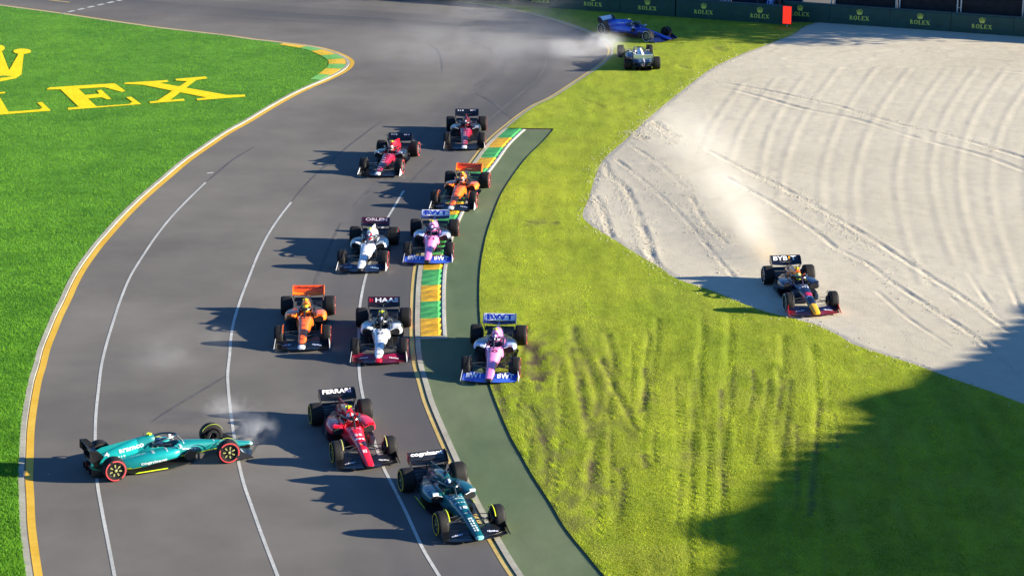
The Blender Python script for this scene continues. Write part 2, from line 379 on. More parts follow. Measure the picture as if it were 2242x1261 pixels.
# ---- infield grass with the painted word
inf_edge = offset(CL, .43)
inf_poly = [tuple(p) for p in inf_edge[::2]] + [(-70, 158), (-70, inf_edge[0][1])]
infield = fill(inf_poly, .035, 'infield_grass', M_GRASS_L); tag(infield, kind='structure')
def q3(pts): return GL([(x*.2498, y*.2498+80) for x, y in pts], .06)
def ball(cx, cy, rx, ry): return [(cx+rx*math.cos(a), cy+ry*math.sin(a)) for a in np.linspace(0, 2*math.pi, 18, endpoint=False)]
LET = [q3(p) for p in (
  [(-290,522),(-290,510),(45,488),(45,500),(-20,505),(75,662),(345,642),(372,625),(325,582),(370,578),(445,652),(-185,702),(-185,688),(-80,675),(-175,515)],
  [(412,468),(412,460),(440,448),(1005,413),(1098,478),(1070,488),(915,447),(690,460),(745,515),(870,505),(850,475),(890,470),(975,550),(940,553),(890,535),(770,545),(845,615),(1130,595),(1160,575),(1105,535),(1150,530),(1238,595),(595,645),(595,628),(690,618),(530,465)],
  [(1090,418),(1092,408),(1465,385),(1478,398),(1400,410),(1990,515),(2145,512),(2150,528),(1730,562),(1722,548),(1810,537),(1250,425)],
  [(1540,388),(1540,375),(1800,353),(1818,370),(1720,385),(1490,560),(1610,548),(1620,565),(1315,588),(1310,575),(1380,565),(1640,395)],
  [(165,150),(208,155),(188,335),(140,368),(0,397),(-200,410),(-400,400),(-470,370),(-560,190),(-500,190),(-400,330),(-350,150),(-310,150),(-240,320),(-170,130),(-130,130),(-80,310),(-15,130),(15,130),(80,300)],
  ball(195,133,78,24), ball(2,105,40,26), ball(-150,105,60,26), ball(-330,125,60,26), ball(-530,168,70,24))]
for k, p in enumerate(LET): fill(p, .062+.004*(k in (3, 5, 6, 7, 8, 9)), 'painted_letter' if k < 4 else 'painted_crown', M_GPAINT, infield)
fill(q3([(-60,352),(40,345),(118,352),(60,362),(-20,372)]), .071, 'painted_crown_gap', M_GRASS_L, infield)

# ---- verge between the run-off and the gravel
vy = np.arange(CO[0, 1], 152.5, .16)
ytop = G(1200, 283)[1]
vl = np.where(vy < ytop, xat(CO, vy), xat(CR[:int(np.argmax(CR[:, 1]))+1], vy)+.34)
# beyond the apex of the right edge the curve leans back left; the lookup handles it because Y still grows
gy_end = CG[-1, 1]
def barrier_line(y, a, b): return a[0]+(b[0]-a[0])*(y-a[1])/(b[1]-a[1])
BLa, BLb = G2((1184, 18)), G2((1722, 57)); BRa, BRb = G2((1748, 48)), G2((2242, 83))
vr = np.where(vy < gy_end, xat(CG, vy)+.05, np.maximum(vl+.3, barrier_line(vy, BLa, BLb)+1.2))
nc = 130
tcol = np.linspace(0, 1, nc)[None, :]
VX = vl[:, None]+(vr-vl)[:, None]*tcol; VY = np.repeat(vy[:, None], nc, 1)
P = np.stack([VX.ravel(), VY.ravel()], 1)
RUT = [([(1255,720),(1262,752),(1285,800),(1310,880),(1290,960)], .16, .05, .5), ([(1250,765),(1265,830),(1280,900),(1290,945)], .15, .05, .7), ([(1330,735),(1345,800),(1335,880),(1310,960),(1296,1040),(1285,1100)], .13, .05, .35),
       ([(1318,790),(1345,850),(1372,900),(1395,945)], .10, .07, .6), ([(1300,1010),(1294,1055)], .15, .07, 1), ([(1158,760),(1172,800),(1178,835)], .24, .05, .9), ([(1080,840),(1092,865),(1100,900)], .12, .05, .7), ([(1160,890),(1190,960),(1196,1010),(1200,1060)], .14, .05, .75),
       ([(1410,810),(1416,850),(1408,900)], .10, .06, .8), ([(1425,740),(1412,820),(1415,900),(1412,960)], .10, .04, .1), ([(1440,700),(1438,760),(1425,840)], .10, .04, .1), ([(1410,1000),(1418,1025)], .12, .05, .9), ([(1360,1030),(1365,1080),(1350,1150)], .12, .05, .6), 
       ([(1540,690),(1536,800),(1528,900),(1520,1000),(1512,1150),(1510,1261)], .14, .045, .05), ([(1600,690),(1596,800),(1590,900),(1585,1000),(1580,1261)], .14, .05, .05), ([(1560,900),(1550,1050),(1545,1200)], .12, .04, .05),
       ([(1715,740),(1718,800),(1715,900),(1712,1000)], .13, .05, .05), ([(1780,760),(1790,850),(1792,960),(1805,1100),(1815,1261)], .13, .05, .05), ([(1690,850),(1700,960),(1725,1100),(1738,1261)], .15, .05, .05), ([(1950,930),(1965,1050),(1985,1150),(1995,1261)], .18, .05, .05), ([(2030,920),(2055,1050),(2085,1150),(2100,1261)], .18, .05, .05), ([(2140,920),(2180,1060),(2215,1180),(2230,1261)], .18, .05, .05),
       ([(1150,488),(1165,492),(1190,491),(1215,490)], .14, .04, .6), ([(1270,218),(1300,228),(1320,236)], .12, .04, .2), ([(1372,214),(1400,216)], .1, .04, .2), ([(1490,146),(1505,150)], .2, .05, .5), ([(1570,106),(1580,112)], .3, .05, .4), ([(1580,93),(1680,93)], .12, .05, .2), ([(1640,106),(1665,106)], .12, .05, .2)]
for k in range(46):
    u0 = RNG.uniform(1130, 1900); v0 = RNG.uniform(700, 1000); ln = RNG.uniform(60, 260); sl = RNG.normal(-.02, .10)
    if v0 < 640+(u0-1130)*.28: continue
    RUT.append(([(u0, v0), (u0+sl*ln*.5+RNG.normal(0, 4), v0+ln*.5), (u0+sl*ln, v0+ln)], RNG.uniform(.05, .10), RNG.uniform(.02, .05), RNG.choice([.12, .2, .35, .6])))
hz = .050+.012*(vnoise(P, .55, 1)-.5)+.02*(vnoise(P, 1.7, 2)-.5)+.012*(vnoise(P*np.array([1, .2]), .35, 3)-.5)
soil = np.zeros(len(P))
for pts, w, dep, so in RUT:
    d = pdist(P, spline(GL(pts), .5)); k = np.exp(-(d/w)**2); dep = dep*(.50 if so < .08 else .60); hz -= dep*k*(.55+.9*vnoise(P, .5, 9)); hz += dep*.28*np.exp(-((d-2.0*w)/(w*.7))**2)
    soil = np.maximum(soil, min(1, so*1.2)*np.clip(1.55*np.exp(-(d/(w*1.5))**2)-1.25*vnoise(P*np.array([1, .45]), .17, 5), 0, 1)*np.clip(.3+1.2*vnoise(P*np.array([1, .5]), .5, 6), 0, 1))
for cx, cy, rx, ry, am in ((1180,790,.75,3.0,1.0),(1176,835,.5,1.5,1.0),(1205,1010,.8,4.5,.7),(1265,800,.8,3.5,.55),(1325,840,.8,3.0,.6),(1105,880,.7,3.0,.65),(1300,1060,.6,2.5,.7),(1180,490,.6,.7,.55),(1240,1120,1.0,3.5,.6),(1340,950,1.0,4,.4),(1410,860,.5,3,.4),(1200,900,.5,3,.5)):
    g = G2((cx, cy)); soil = np.maximum(soil, am*np.exp(-((P[:, 0]-g[0])/rx)**2-((P[:, 1]-g[1])/ry)**2)*np.clip(vnoise(P*np.array([1, .4]), .22, 12)*2.2-.7, 0, 1))
soil = np.clip(soil, 0, 1)
edge_f = np.minimum(1, np.minimum(tcol, 1-tcol)*(vr-vl)[:, None]/.25).ravel()
hz = np.where(edge_f < 1, .04*(1-edge_f)+hz*edge_f, hz); hz = np.maximum(hz, .016)
vm = grid_mesh('grass_verge', VX, VY, hz.reshape(VX.shape), [M_GRASS_R], {'soil': soil})
verge = obj('grass_verge', vm); tag(verge, kind='structure')

# ---- gravel trap with ruts and rake ridges
gy = np.arange(CG[0, 1], gy_end+2.2, .13)
gl = np.where(gy < gy_end, xat(CG, gy), 0)
gr_end = np.interp(gy, [BRb[1]-8, BRb[1], BRa[1]+3], [BRb[0]+14, BRb[0], BRa[0]-4])
gl = np.where(gy < gy_end, gl, xat(CG, gy_end-.1))
gR = np.where(gy < BRb[1]-3, 36.0, np.maximum(gl+1.0, barrier_line(gy, BRa, BRb)+2.0)); gR = np.minimum(gR, 48)
ncg = 300; tc_ = np.linspace(0, 1, ncg)[None, :]**1.0
GX = gl[:, None]+(gR-gl)[:, None]*tc_; GY = np.repeat(gy[:, None], ncg, 1); P2 = np.stack([GX.ravel(), GY.ravel()], 1)
gz = .045+.012*(vnoise(P2, .9, 21)-.5)+.008*(vnoise(P2, .3, 22)-.5)+.004*(vnoise(P2, .16, 23)-.5)
TR = [([(1322,358),(1338,388),(1362,405),(1388,450),(1402,490),(1418,530),(1425,560),(1440,588)], .17, .13), ([(1312,368),(1345,405),(1372,450),(1393,500),(1410,550)], .08, .06), ([(1350,352),(1400,390),(1440,425),(1490,472),(1545,535),(1580,578),(1605,607)], .10, .09),
      ([(1375,315),(1420,345),(1460,375),(1510,430),(1545,490),(1590,535)], .10, .07), ([(1434,270),(1450,285),(1480,302)], .22, .12), ([(1388,292),(1400,300),(1412,306)], .2, .10), ([(1418,270),(1450,300),(1485,320)], .08, .05), ([(1305,432),(1320,465),(1330,495),(1338,520)], .15, .09),
      ([(1545,328),(1620,368),(1700,405),(1800,462),(1900,520),(2000,585),(2110,655),(2242,752)], .14, .10), ([(1590,390),(1680,440),(1720,465),(1800,520),(1830,545),(1900,580),(1960,625),(2060,690),(2150,750),(2242,830)], .13, .09), ([(1650,385),(1720,420),(1820,485),(1930,560)], .08, .04),
      ([(1530,176),(1620,190),(1700,205),(1780,222),(1840,236),(1960,272),(2100,305),(2242,348)], .2, .08), ([(1520,188),(1600,198),(1665,214),(1750,238),(1870,262),(1960,290),(2060,318),(2160,345),(2242,376)], .2, .08), ([(1700,222),(1800,250),(1900,272)], .1, .04),
      ([(1920,640),(1990,700),(2080,760)], .1, .04), ([(1980,560),(2040,610),(2120,690)], .08, .04), ([(2120,600),(2160,660),(2215,740)], .1, .04), ([(2200,600),(2225,660),(2242,700)], .1, .04)]
for j, yy in enumerate((87, 101, 114, 131, 148)): TR.append(([(1690+12*j, yy), (1800, yy+1), (1900, yy-1+3*(j > 2)), (2050, yy), (2150, yy-3+2*j), (2260, yy-2+4*j)], .32, .05))
for pts, w, dep in TR:
    d = pdist(P2, spline(GL(pts), .6)); br = np.clip(-.15+1.9*vnoise(P2, .7, 71)*vnoise(P2, 1.6, int(pts[0][0]) % 17)+.25, 0, 1.5)
    dep = dep*.48; w = w*.8; gz += -dep*br*np.exp(-(d/w)**2)+dep*.38*br*np.exp(-((d-1.9*w)/(w*.75))**2)
rid = [(0,0),(-45,60),(-85,125),(-110,195),(-122,265),(-115,340),(-95,420),(-60,520)]
for k in range(-6, 14):
    ax = 1850+72*k+RNG.uniform(-14, 14); sc = RNG.uniform(.8, 1.1)
    pts = [(ax+x*sc, 150+y*sc+max(0, -k)*12) for x, y in rid]
    pts = [p for p in pts if p[0] > 1480+max(0, (p[1]-300))*.5 and p[0] < 2330 and p[1] < 330+(p[0]-1480)*.55]
    if len(pts) > 2:
        d = pdist(P2, spline(GL(pts), .8)); gz += .0075*np.exp(-(d/.16)**2)*(.3+vnoise(P2, 1.5, k)) - .004*np.exp(-((d-.32)/.16)**2)
ef = np.minimum(1, tc_*(gR-gl)[:, None]/.3).ravel(); gz = np.where(ef < 1, .02*(1-ef)+gz*ef, gz); gz = np.maximum(gz, -.06+.075)
gravel = obj('gravel_trap', grid_mesh('gravel_trap', GX, GY, gz.reshape(GX.shape), [M_GRAVEL])); tag(gravel, kind='structure')

# ---- loose stones kicked about on the gravel and on to the grass edge
sp_ = [CG[RNG.integers(0, len(CG), 900)]+RNG.normal(0, .35, (900, 2))]
for pts, w, dep in TR[:12]:
    c = spline(GL(pts), .3); sp_.append(c[RNG.integers(0, len(c), 320)]+RNG.normal(0, .32, (320, 2)))
sp_ = np.vstack(sp_); n = len(sp_); rr = RNG.uniform(.012, .035, n)
sz = np.where(sp_[:, 0] > np.interp(sp_[:, 1], np.sort(CG[:, 1]), CG[np.argsort(CG[:, 1]), 0]), .045, .05)
base = np.array([(1, 0, 0), (-1, 0, 0), (0, 1, 0), (0, -1, 0), (0, 0, .8), (0, 0, -.8)])
V = (base[None]*rr[:, None, None]*RNG.uniform(.7, 1.3, (n, 6, 1)) + np.stack([sp_[:, 0], sp_[:, 1], sz+rr*.3], 1)[:, None]).reshape(-1, 3)
F = [(6*i+a, 6*i+b, 6*i+c) for i in range(n) for a, b, c in ((0,2,4),(2,1,4),(1,3,4),(3,0,4),(2,0,5),(1,2,5),(3,1,5),(0,3,5))]
tag(obj('gravel_stones', new_mesh('gravel_stones', V, F, [mat('loose_stone', (.50, .45, .35), .9, noise=.3, nscale=8)])), 'loose pale stones scattered along the edge and ruts of the gravel', 'gravel', kind='stuff')

# ---- grass blades (stuff): one triangle each
def blade_mat(name, trans):
    m = bpy.data.materials.new(name); m.use_nodes = True
    N = m.node_tree.nodes; L = m.node_tree.links; b = N['Principled BSDF']
    at = N.new('ShaderNodeAttribute'); at.attribute_name = 'tint'
    L.new(at.outputs['Color'], b.inputs['Base Color']); b.inputs['Roughness'].default_value = .7; b.inputs['Specular IOR Level'].default_value = .2
    t = N.new('ShaderNodeBsdfTranslucent'); L.new(at.outputs['Color'], t.inputs[0]); mx = N.new('ShaderNodeMixShader'); mx.inputs[0].default_value = trans
    L.new(b.outputs[0], mx.inputs[1]); L.new(t.outputs[0], mx.inputs[2]); L.new(mx.outputs[0], N['Material Output'].inputs[0]); return m
def blades(name, B, z, hgt, wid, tint, lab):
    n = len(B); a = RNG.uniform(0, 2*math.pi, n); dx, dy = np.cos(a)*wid/2, np.sin(a)*wid/2
    la = RNG.uniform(0, 2*math.pi, n); ll = RNG.uniform(.2, .9, n)*hgt
    V = np.zeros((n, 3, 3)); V[:, 0] = np.stack([B[:, 0]-dx, B[:, 1]-dy, z], 1); V[:, 1] = np.stack([B[:, 0]+dx, B[:, 1]+dy, z], 1)
    V[:, 2] = np.stack([B[:, 0]+np.cos(la)*ll, B[:, 1]+np.sin(la)*ll, z+hgt], 1)
    me = bpy.data.meshes.new(name); me.vertices.add(3*n); me.vertices.foreach_set('co', V.ravel())
    me.loops.add(3*n); me.loops.foreach_set('vertex_index', np.arange(3*n, dtype=np.int32)); me.polygons.add(n); me.polygons.foreach_set('loop_start', np.arange(0, 3*n, 3, dtype=np.int32))
    me.update(calc_edges=True)
    ca = me.attributes.new('tint', 'FLOAT_COLOR', 'POINT'); c4 = np.ones((n, 3, 4)); c4[:, :, :3] = tint[:, None, :]; ca.data.foreach_set('color', c4.ravel().astype(np.float32))
    me.materials.append(blade_mat(name+'_blade', .45)); o = obj(name, me); tag(o, lab, 'grass', kind='stuff'); return o
def tints(P, c0, c1, s, var):
    k = np.clip((vnoise(P, s, 31)*.4+vnoise(P, s/2.7, 32)*.35+vnoise(P, s/7.0, 33)*.35-.3)*2.2, 0, 1)[:, None]
    c = np.array(c0)*(1-k)+np.array(c1)*k; return c*RNG.uniform(1-var, 1+var, (len(P), 1))
# infield blades: sampled on image rows so that the density follows what shows
def sample_px(n, u0, u1, v0, v1, powr=1.0):
    u = RNG.uniform(u0, u1, n); v = v0+(v1-v0)*RNG.uniform(0, 1, n)**powr
    x = (u-IW/2)/FPX; y = -(v-IH/2)/FPX; dy = math.cos(PITCH)+y*math.sin(PITCH); dz = -math.sin(PITCH)+y*math.cos(PITCH); t = -CAMH/dz
    return np.stack([x*t, dy*t], 1)
B = sample_px(620000, -60, 800, -12, 1290)
B = B[inside(B, inf_edge.tolist()+[(-70, 158), (-70, inf_edge[0][1])])]
dk = pdist(B, kc2); B = B[dk > 1.0]
tin = tints(B, (.095, .26, .016), (.185, .42, .028), 1.8, .22)
inl = np.zeros(len(B), bool)
for p in LET: inl |= inside(B, p)
tin[inl] = np.array((.90, .66, .003))*RNG.uniform(.85, 1.1, (inl.sum(), 1))
hg = RNG.uniform(.035, .085, len(B)); hg[inl] *= .6
blades('infield_grass_blades', B, np.where(inl, .06, .034), hg, RNG.uniform(.012, .024, len(B)), tin, 'short bright green grass covering the infield')
B = sample_px(900000, 1030, 2300, 0, 1300)
ok = (B[:, 0] > np.interp(B[:, 1], vy, vl)+.02) & (B[:, 0] < np.interp(B[:, 1], vy, vr)-.02) & (B[:, 1] < 151)
B = B[ok]
# look up height and soil on the verge grid
ri = np.clip(((B[:, 1]-vy[0])/.16).astype(int), 0, len(vy)-2); lf, rt = np.interp(B[:, 1], vy, vl), np.interp(B[:, 1], vy, vr)
ci = np.clip(((B[:, 0]-lf)/(rt-lf)*(nc-1)).round().astype(int), 0, nc-1)
bz = hz.reshape(VX.shape)[ri, ci]; bs = soil.reshape(VX.shape)[ri, ci]
keep = RNG.uniform(0, 1, len(B)) > bs*.9; B, bz, bs = B[keep], bz[keep], bs[keep]
tin = tints(B, (.25, .33, .012), (.48, .54, .032), 1.3, .32)
dry = (vnoise(B*np.array([1, .45]), .8, 41) > .72)[:, None]*RNG.uniform(0, 1, (len(B), 1))*.6
tin = tin*(.66+.68*vnoise(B*np.array([1, .06]), .42, 44))[:, None]*(.85+.3*vnoise(B*np.array([1, .06]), 1.3, 45))[:, None]; tin = tin*(1-dry)+np.array((.50, .46, .12))*dry; tin = tin*(1-bs[:, None]*.6)+np.array((.10, .08, .04))*bs[:, None]*.6
blades('verge_grass_blades', B, bz-.01, RNG.uniform(.02, .055, len(B))*(1-.4*bs), RNG.uniform(.012, .024, len(B)), tin, 'yellow green grass between the kerb and the gravel')

# ------------------------------------------------------------------ lettering helpers
TXT = {}
def text_geo(t, bold=.012):
    """triangulated outline of a word scaled to width 1, height relative; returns verts (n,2), faces, aspect"""
    if t not in TXT:
        cu = bpy.data.curves.new('t', 'FONT'); cu.body = t; cu.offset = bold; cu.resolution_u = 3
        ob = bpy.data.objects.new('t', cu); COL.objects.link(ob); bpy.context.view_layer.update()
        me = bpy.data.meshes.new_from_object(ob.evaluated_get(bpy.context.evaluated_depsgraph_get()))
        V = np.array([v.co[:2] for v in me.vertices]); F = [tuple(p.vertices) for p in me.polygons]
        bpy.data.objects.remove(ob); bpy.data.curves.remove(cu); bpy.data.meshes.remove(me)
        lo, hi = V.min(0), V.max(0); TXT[t] = ((V-lo)/(hi-lo), F, (hi-lo)[0]/(hi-lo)[1])
    return TXT[t]
def bars_geo(n, seed=0, rows=1):
    r = random.Random(seed); V = []; F = []
    for q in range(rows):
        for i in range(n):
            a = (i+.08)/n; b = (i+r.uniform(.55, .9))/n; y0 = (q+.1+r.uniform(0, .15))/rows; y1 = (q+.9-r.uniform(0, .2))/rows; k = len(V)
            V += [(a, y0), (b, y0), (b, y1), (a, y1)]; F.append((k, k+1, k+2, k+3))
            if r.random() < .55: 
                k = len(V); V += [(a, y0), (a+.03/n*4, y0), (a+.03/n*4, y1), (a, y1)]; F.append((k, k+1, k+2, k+3))
    return np.array(V), F, 1
def decal(geo, m, parent, o, ux, uy, bvh=None, dirn=None, lift=.006, name='lettering'):
    """lay a flat word at o + u*ux + v*uy; with a BVH it is projected along dirn on to the bodywork"""
    V, F, _ = geo; o, ux, uy = Vector(o), Vector(ux), Vector(uy); n = ux.cross(uy).normalized()
    bm = bmesh.new(); vs = [bm.verts.new(o+ux*v[0]+uy*v[1]+n*lift) for v in V]
    for f in F:
        try: bm.faces.new([vs[i] for i in f])
        except ValueError: pass
    if bvh is not None:
        bmesh.ops.triangulate(bm, faces=bm.faces)
        for _ in range(2):
            long = [e for e in bm.edges if e.calc_length() > .07]
            if long: bmesh.ops.subdivide_edges(bm, edges=long, cuts=1); bmesh.ops.triangulate(bm, faces=bm.faces)
        d = Vector(dirn).normalized(); dead = []
        for v in bm.verts:
            h = bvh.ray_cast(v.co-d*1.5, d)
            if h[0] is None: dead.append(v)
            else: v.co = h[0]-d*(lift+.004)
        bmesh.ops.delete(bm, geom=dead, context='VERTS')
    me = bpy.data.meshes.new(name); bm.to_mesh(me); bm.free(); me.materials.append(m)
    return obj(name, me, parent)

# ------------------------------------------------------------------ racing cars
M_CARB = mat('carbon', (.012, .012, .014), .42, coat=.2, noise=.15, nscale=30)
M_DARK = mat('cockpit_dark', (.006, .006, .007), .8)
M_TYRE = mat('tyre_rubber', (.011, .0105, .011), .7, spec=.3, noise=.25, nscale=14, bump=.2, bscale=60)
M_RIM = mat('rim_dark', (.012, .012, .013), .4, metal=.3)
M_METAL = mat('arm_carbon', (.03, .03, .032), .4, coat=.3)
M_RED = mat('tyre_band_red', '#d04048', .6, noise=.1); M_BYEL = mat('tyre_band_yellow', '#f2c61a', .6, noise=.1); M_BWHT = mat('tyre_band_white', '#dcdcd8', .6, noise=.1)
M_VIS = mat('visor', (.008, .008, .01), .08, coat=1)
WHITE = paint('#e8e8ea'); 
def ringpts(x, yc, hw, zb, zt, n=24, e=2.6, skew=0):
    out = []
    for k in range(n):
        a = 2*math.pi*k/n; c, s = math.cos(a), math.sin(a)
        y = math.copysign(abs(c)**(2/e), c); z = math.copysign(abs(s)**(2/e), s)
        out.append(Vector((x + skew*z, yc+hw*y*(1-.10*max(0, z)), (zb+zt)/2+(zt-zb)/2*z)))
    return out
def interp_st(st, n):
    st = np.array(st); xs = np.linspace(st[0, 0], st[-1, 0], n); o = st[:, 0]
    k = np.argsort(o); cols = []
    for j in range(1, st.shape[1]):
        xx, yy = o[k], st[k, j]; m = np.gradient(yy, xx)
        i = np.clip(np.searchsorted(xx, xs)-1, 0, len(xx)-2); h = xx[i+1]-xx[i]; t = (xs-xx[i])/h
        cols.append((2*t**3-3*t**2+1)*yy[i]+(t**3-2*t**2+t)*h*m[i]+(-2*t**3+3*t**2)*yy[i+1]+(t**3-t**2)*h*m[i+1])
    return [(x, *[c[q] for c in cols]) for q, x in enumerate(xs)]
def faced(mb, fn, mats):
    """material index per face from its centre"""
    for i, f in enumerate(mb.F):
        c = sum((Vector(mb.V[k]) for k in f), Vector())/len(f); r = fn(c)
        if r is not None: mb.M[i] = r
def bvh_of(*mbs):
    V = []; F = []
    for mb in mbs:
        k = len(V); V += [Vector(v) for v in mb.V]; F += [tuple(i+k for i in f) for f in mb.F]
    return BVHTree.FromPolygons(V, F)
def lathe(prof, n, m=0, axis='y'):
    mb = MB(); rings = [[(math.cos(2*math.pi*k/n)*r, y, math.sin(2*math.pi*k/n)*r) for k in range(n)] for y, r in prof]
    mb.loft(rings, m, cap=False); return mb
WHEEL = {}
def wheel_meshes(w, spoke, band):
    key = (round(w, 3), spoke, band)
    if key in WHEEL: return WHEEL[key]
    h = w/2; RO = .36
    ty = lathe([(-h+.03, .235), (-h, .25), (-h-.004, .29), (-h+.012, .335), (-h+.045, .355), (-h+.09, RO), (h-.09, RO), (h-.045, .355), (h-.012, .335), (h+.004, .29), (h, .25), (h-.03, .235)], 40)
    tm = ty.mesh('tyre', [M_TYRE], True)
    bd = MB()
    for s in (1,):
        rings = [[(math.cos(2*math.pi*k/40)*r, s*(h+.008-(r-.29)**2*2.4), math.sin(2*math.pi*k/40)*r) for k in range(40)] for r in (.285, .296, .307, .318)]
        # four long arcs with short gaps, as a moulded sidewall band
        F = [(i*40+j, i*40+(j+1) % 40, (i+1)*40+(j+1) % 40, (i+1)*40+j) for i in range(3) for j in range(40) if j % 20 not in (8, 9)]
        bd.add([p for r in rings for p in r], F)
    bm_ = bd.mesh('sidewall_band', [{'red': M_RED, 'yellow': M_BYEL, 'white': M_BWHT}[band]], True)
    rm_ = MB(); rings = [[(math.cos(2*math.pi*k/32)*r, y, math.sin(2*math.pi*k/32)*r) for k in range(32)] for y, r in ((h-.02, .238), (h-.012, .228), (h-.035, .215), (h-.05, .09), (h-.02, .06), (h-.015, .001))]
    rings = rings[::-1] + [[(p[0], -p[1], p[2]) for p in r] for r in rings]; rm_.loft(rings, 0, cap=False)
    rim = rm_.mesh('wheel', [M_RIM], True)
    sp = MB()
    for k in range(7):
        a = 2*math.pi*k/7; rt = Matrix.Rotation(a, 3, 'Y'); sp.add([rt @ Vector(v) for v in ((.10, h-.018, -.016), (.19, h-.02, -.022), (.19, h-.02, .022), (.10, h-.018, .016))], [(0, 1, 2, 3)])
    spm = sp.mesh('spoke_marks', [spoke])
    nt = lathe([(h-.03, .045), (h-.004, .045), (h+.004, .03), (h+.004, .001)], 12).mesh('wheel_nut', [spoke], True)
    WHEEL[key] = (rim, tm, bm_, spm, nt); return WHEEL[key]

def make_car(sp, loc, heading, name='racing_car', steer=0):
    root = empty(name, loc, heading); tag(root, sp['label'], 'racing car', 'open-wheel racing cars')
    P_ = lambda k, d='#101114': paint(sp.get(k, d))
    body_m = [P_('tub'), P_('nose', sp['tub']), P_('airbox', sp['tub']), P_('cover', sp['tub']), P_('pod', sp['tub']), P_('pod2', sp.get('pod', sp['tub'])), M_DARK, P_('accent', sp['tub']), M_CARB, P_('tip', sp.get('nose', sp['tub']))]
    # -- monocoque and nose
    st = [(2.86,.075,.165,.215),(2.80,.115,.14,.25),(2.62,.135,.14,.29),(2.2,.155,.17,.37),(1.8,.165,.20,.455),(1.4,.19,.19,.525),(1.0,.23,.15,.585),(.6,.285,.10,.625),(.2,.335,.08,.645),(-.3,.36,.08,.66),(-.6,.35,.08,.64),(-.95,.30,.08,.55)]
    tub = MB(); rings = []
    for x, hw, zb, zt in interp_st(st, 44):
        r = ringpts(x, 0, hw, zb, zt, 28, 3.0)
        if -.42 < x < .42:
            for p in r:
                lim = .235*math.sqrt(max(0, 1-((x)/.43)**4))
                if p.z > (zb+zt)/2 and abs(p.y) < lim: p.z = .36
        rings.append(r)
    tub.loft(rings)
    def tubc(c):
        if c.z < .40 and -.42 < c.x < .42 and abs(c.y) < .23 and c.z > .3: return 6
        if c.z < .13: return 8
        if c.x > sp.get('tip_x', 9): return 9
        return sp['tubf'](c) if 'tubf' in sp else (1 if c.x > .35 else 0)
    faced(tub, tubc, body_m)
    tubo = tub.build('monocoque', body_m, root, True)
    # -- engine cover with the air intake
    st = [(-.30,.115,.60,.945),(-.36,.135,.55,.97),(-.6,.165,.42,.965),(-1.0,.21,.28,.90),(-1.4,.21,.22,.79),(-1.8,.17,.20,.66),(-2.15,.10,.22,.50),(-2.3,.06,.24,.42)]
    ec = MB(); ec.loft([ringpts(x, 0, hw, zb, zt, 24, 2.3) for x, hw, zb, zt in interp_st(st, 26)])
    faced(ec, lambda c: sp['coverf'](c) if 'coverf' in sp else (2 if c.x > -.9 and c.z > .55 else 3), body_m)
    eco = ec.build('engine_cover', body_m, root, True)
    ai = MB(); ai.loft([[Vector((-.296, .075*math.cos(a), .80+.095*math.sin(a))) for a in np.linspace(0, 2*math.pi, 14, endpoint=False)], [Vector((-.20-.10*(1), .075*math.cos(a), .80+.095*math.sin(a))) for a in np.linspace(0, 2*math.pi, 14, endpoint=False)]]); ai.build('air_intake', M_DARK, eco)
    fn = MB(); fn.prism([(-.75, .93), (-1.3, .885), (-1.95, .80), (-2.2, .70), (-2.15, .52), (-1.6, .70), (-1.0, .88)], 1, -.006, .006); fn.build('engine_fin', P_('fin', sp.get('cover', sp['tub'])), eco)
    # -- sidepods
    for s in (1, -1):
        pod = MB(); st = [(.30,.50,.175,.38,.605),(.22,.51,.21,.35,.62),(.0,.515,.245,.30,.635),(-.4,.50,.262,.24,.625),(-.8,.455,.245,.17,.575),(-1.2,.365,.215,.12,.50),(-1.6,.25,.17,.11,.42),(-2.0,.15,.11,.12,.34)]
        rr = [ringpts(x, s*yc, hw, zb, zt, 22, 3.2) for x, yc, hw, zb, zt in interp_st(st, 24)]
        for r in rr:   # undercut below the shoulder
            for p in r:
                if p.z < .36 and abs(p.y) > .3: p.y *= 1-.22*(.36-p.z)/.3*min(1, max(0, (p.x+1.2)/.9))
        pod.loft(rr)
        faced(pod, lambda c: (6 if c.x > .29 else sp['podf'](c) if 'podf' in sp else (4 if c.x > -.7 else 5)), body_m)
        po = pod.build('sidepod', body_m, root, True)
        if s == -1: podR = pod
        vn = MB(); vn.prism([(.62, .10), (.86, .14), (.95, .34), (.70, .42), (.52, .30)], 1, s*.40-.006, s*.40+.006); vn.build('bargeboard', M_CARB, root)
        mi = MB(); mi.box((.36, s*.56, .665), (.07, .17, .075)); mi.tube([(.38, s*.50, .63), (.42, s*.34, .58)], .012, 5)
        mo = mi.build('mirror', [P_('mirror', sp['tub'])], root); MB().box((.322, s*.56, .665), (.006, .14, .055)).build('mirror_glass', M_VIS, mo)
    # -- floor, edge wing, diffuser
    fl = MB(); half = [(.98, .16), (.9, .32), (.62, .58), (.1, .74), (-.9, .77), (-1.22, .68), (-1.36, .50), (-2.1, .48), (-2.32, .50)]
    fl.prism([(x, y) for x, y in half]+[(x, -y) for x, y in reversed(half)], 2, .045, .068); flo = fl.build('floor', M_CARB, root)
    for s in (1, -1): MB().prism([(-.1, .075), (-.13, .105), (-1.05, .10), (-1.15, .075)], 1, s*.755-.005, s*.755+.005).build('floor_edge', [P_('flooredge', '#101114')], flo)
    df = MB(); df.add([(-1.7, -.46, .07), (-1.7, .46, .07), (-2.42, .46, .30), (-2.42, -.46, .30), (-1.7, -.46, .09), (-1.7, .46, .09), (-2.42, .46, .315), (-2.42, -.46, .315)], [(0, 1, 2, 3), (7, 6, 5, 4), (2, 6, 7, 3), (0, 3, 7, 4), (1, 5, 6, 2)])
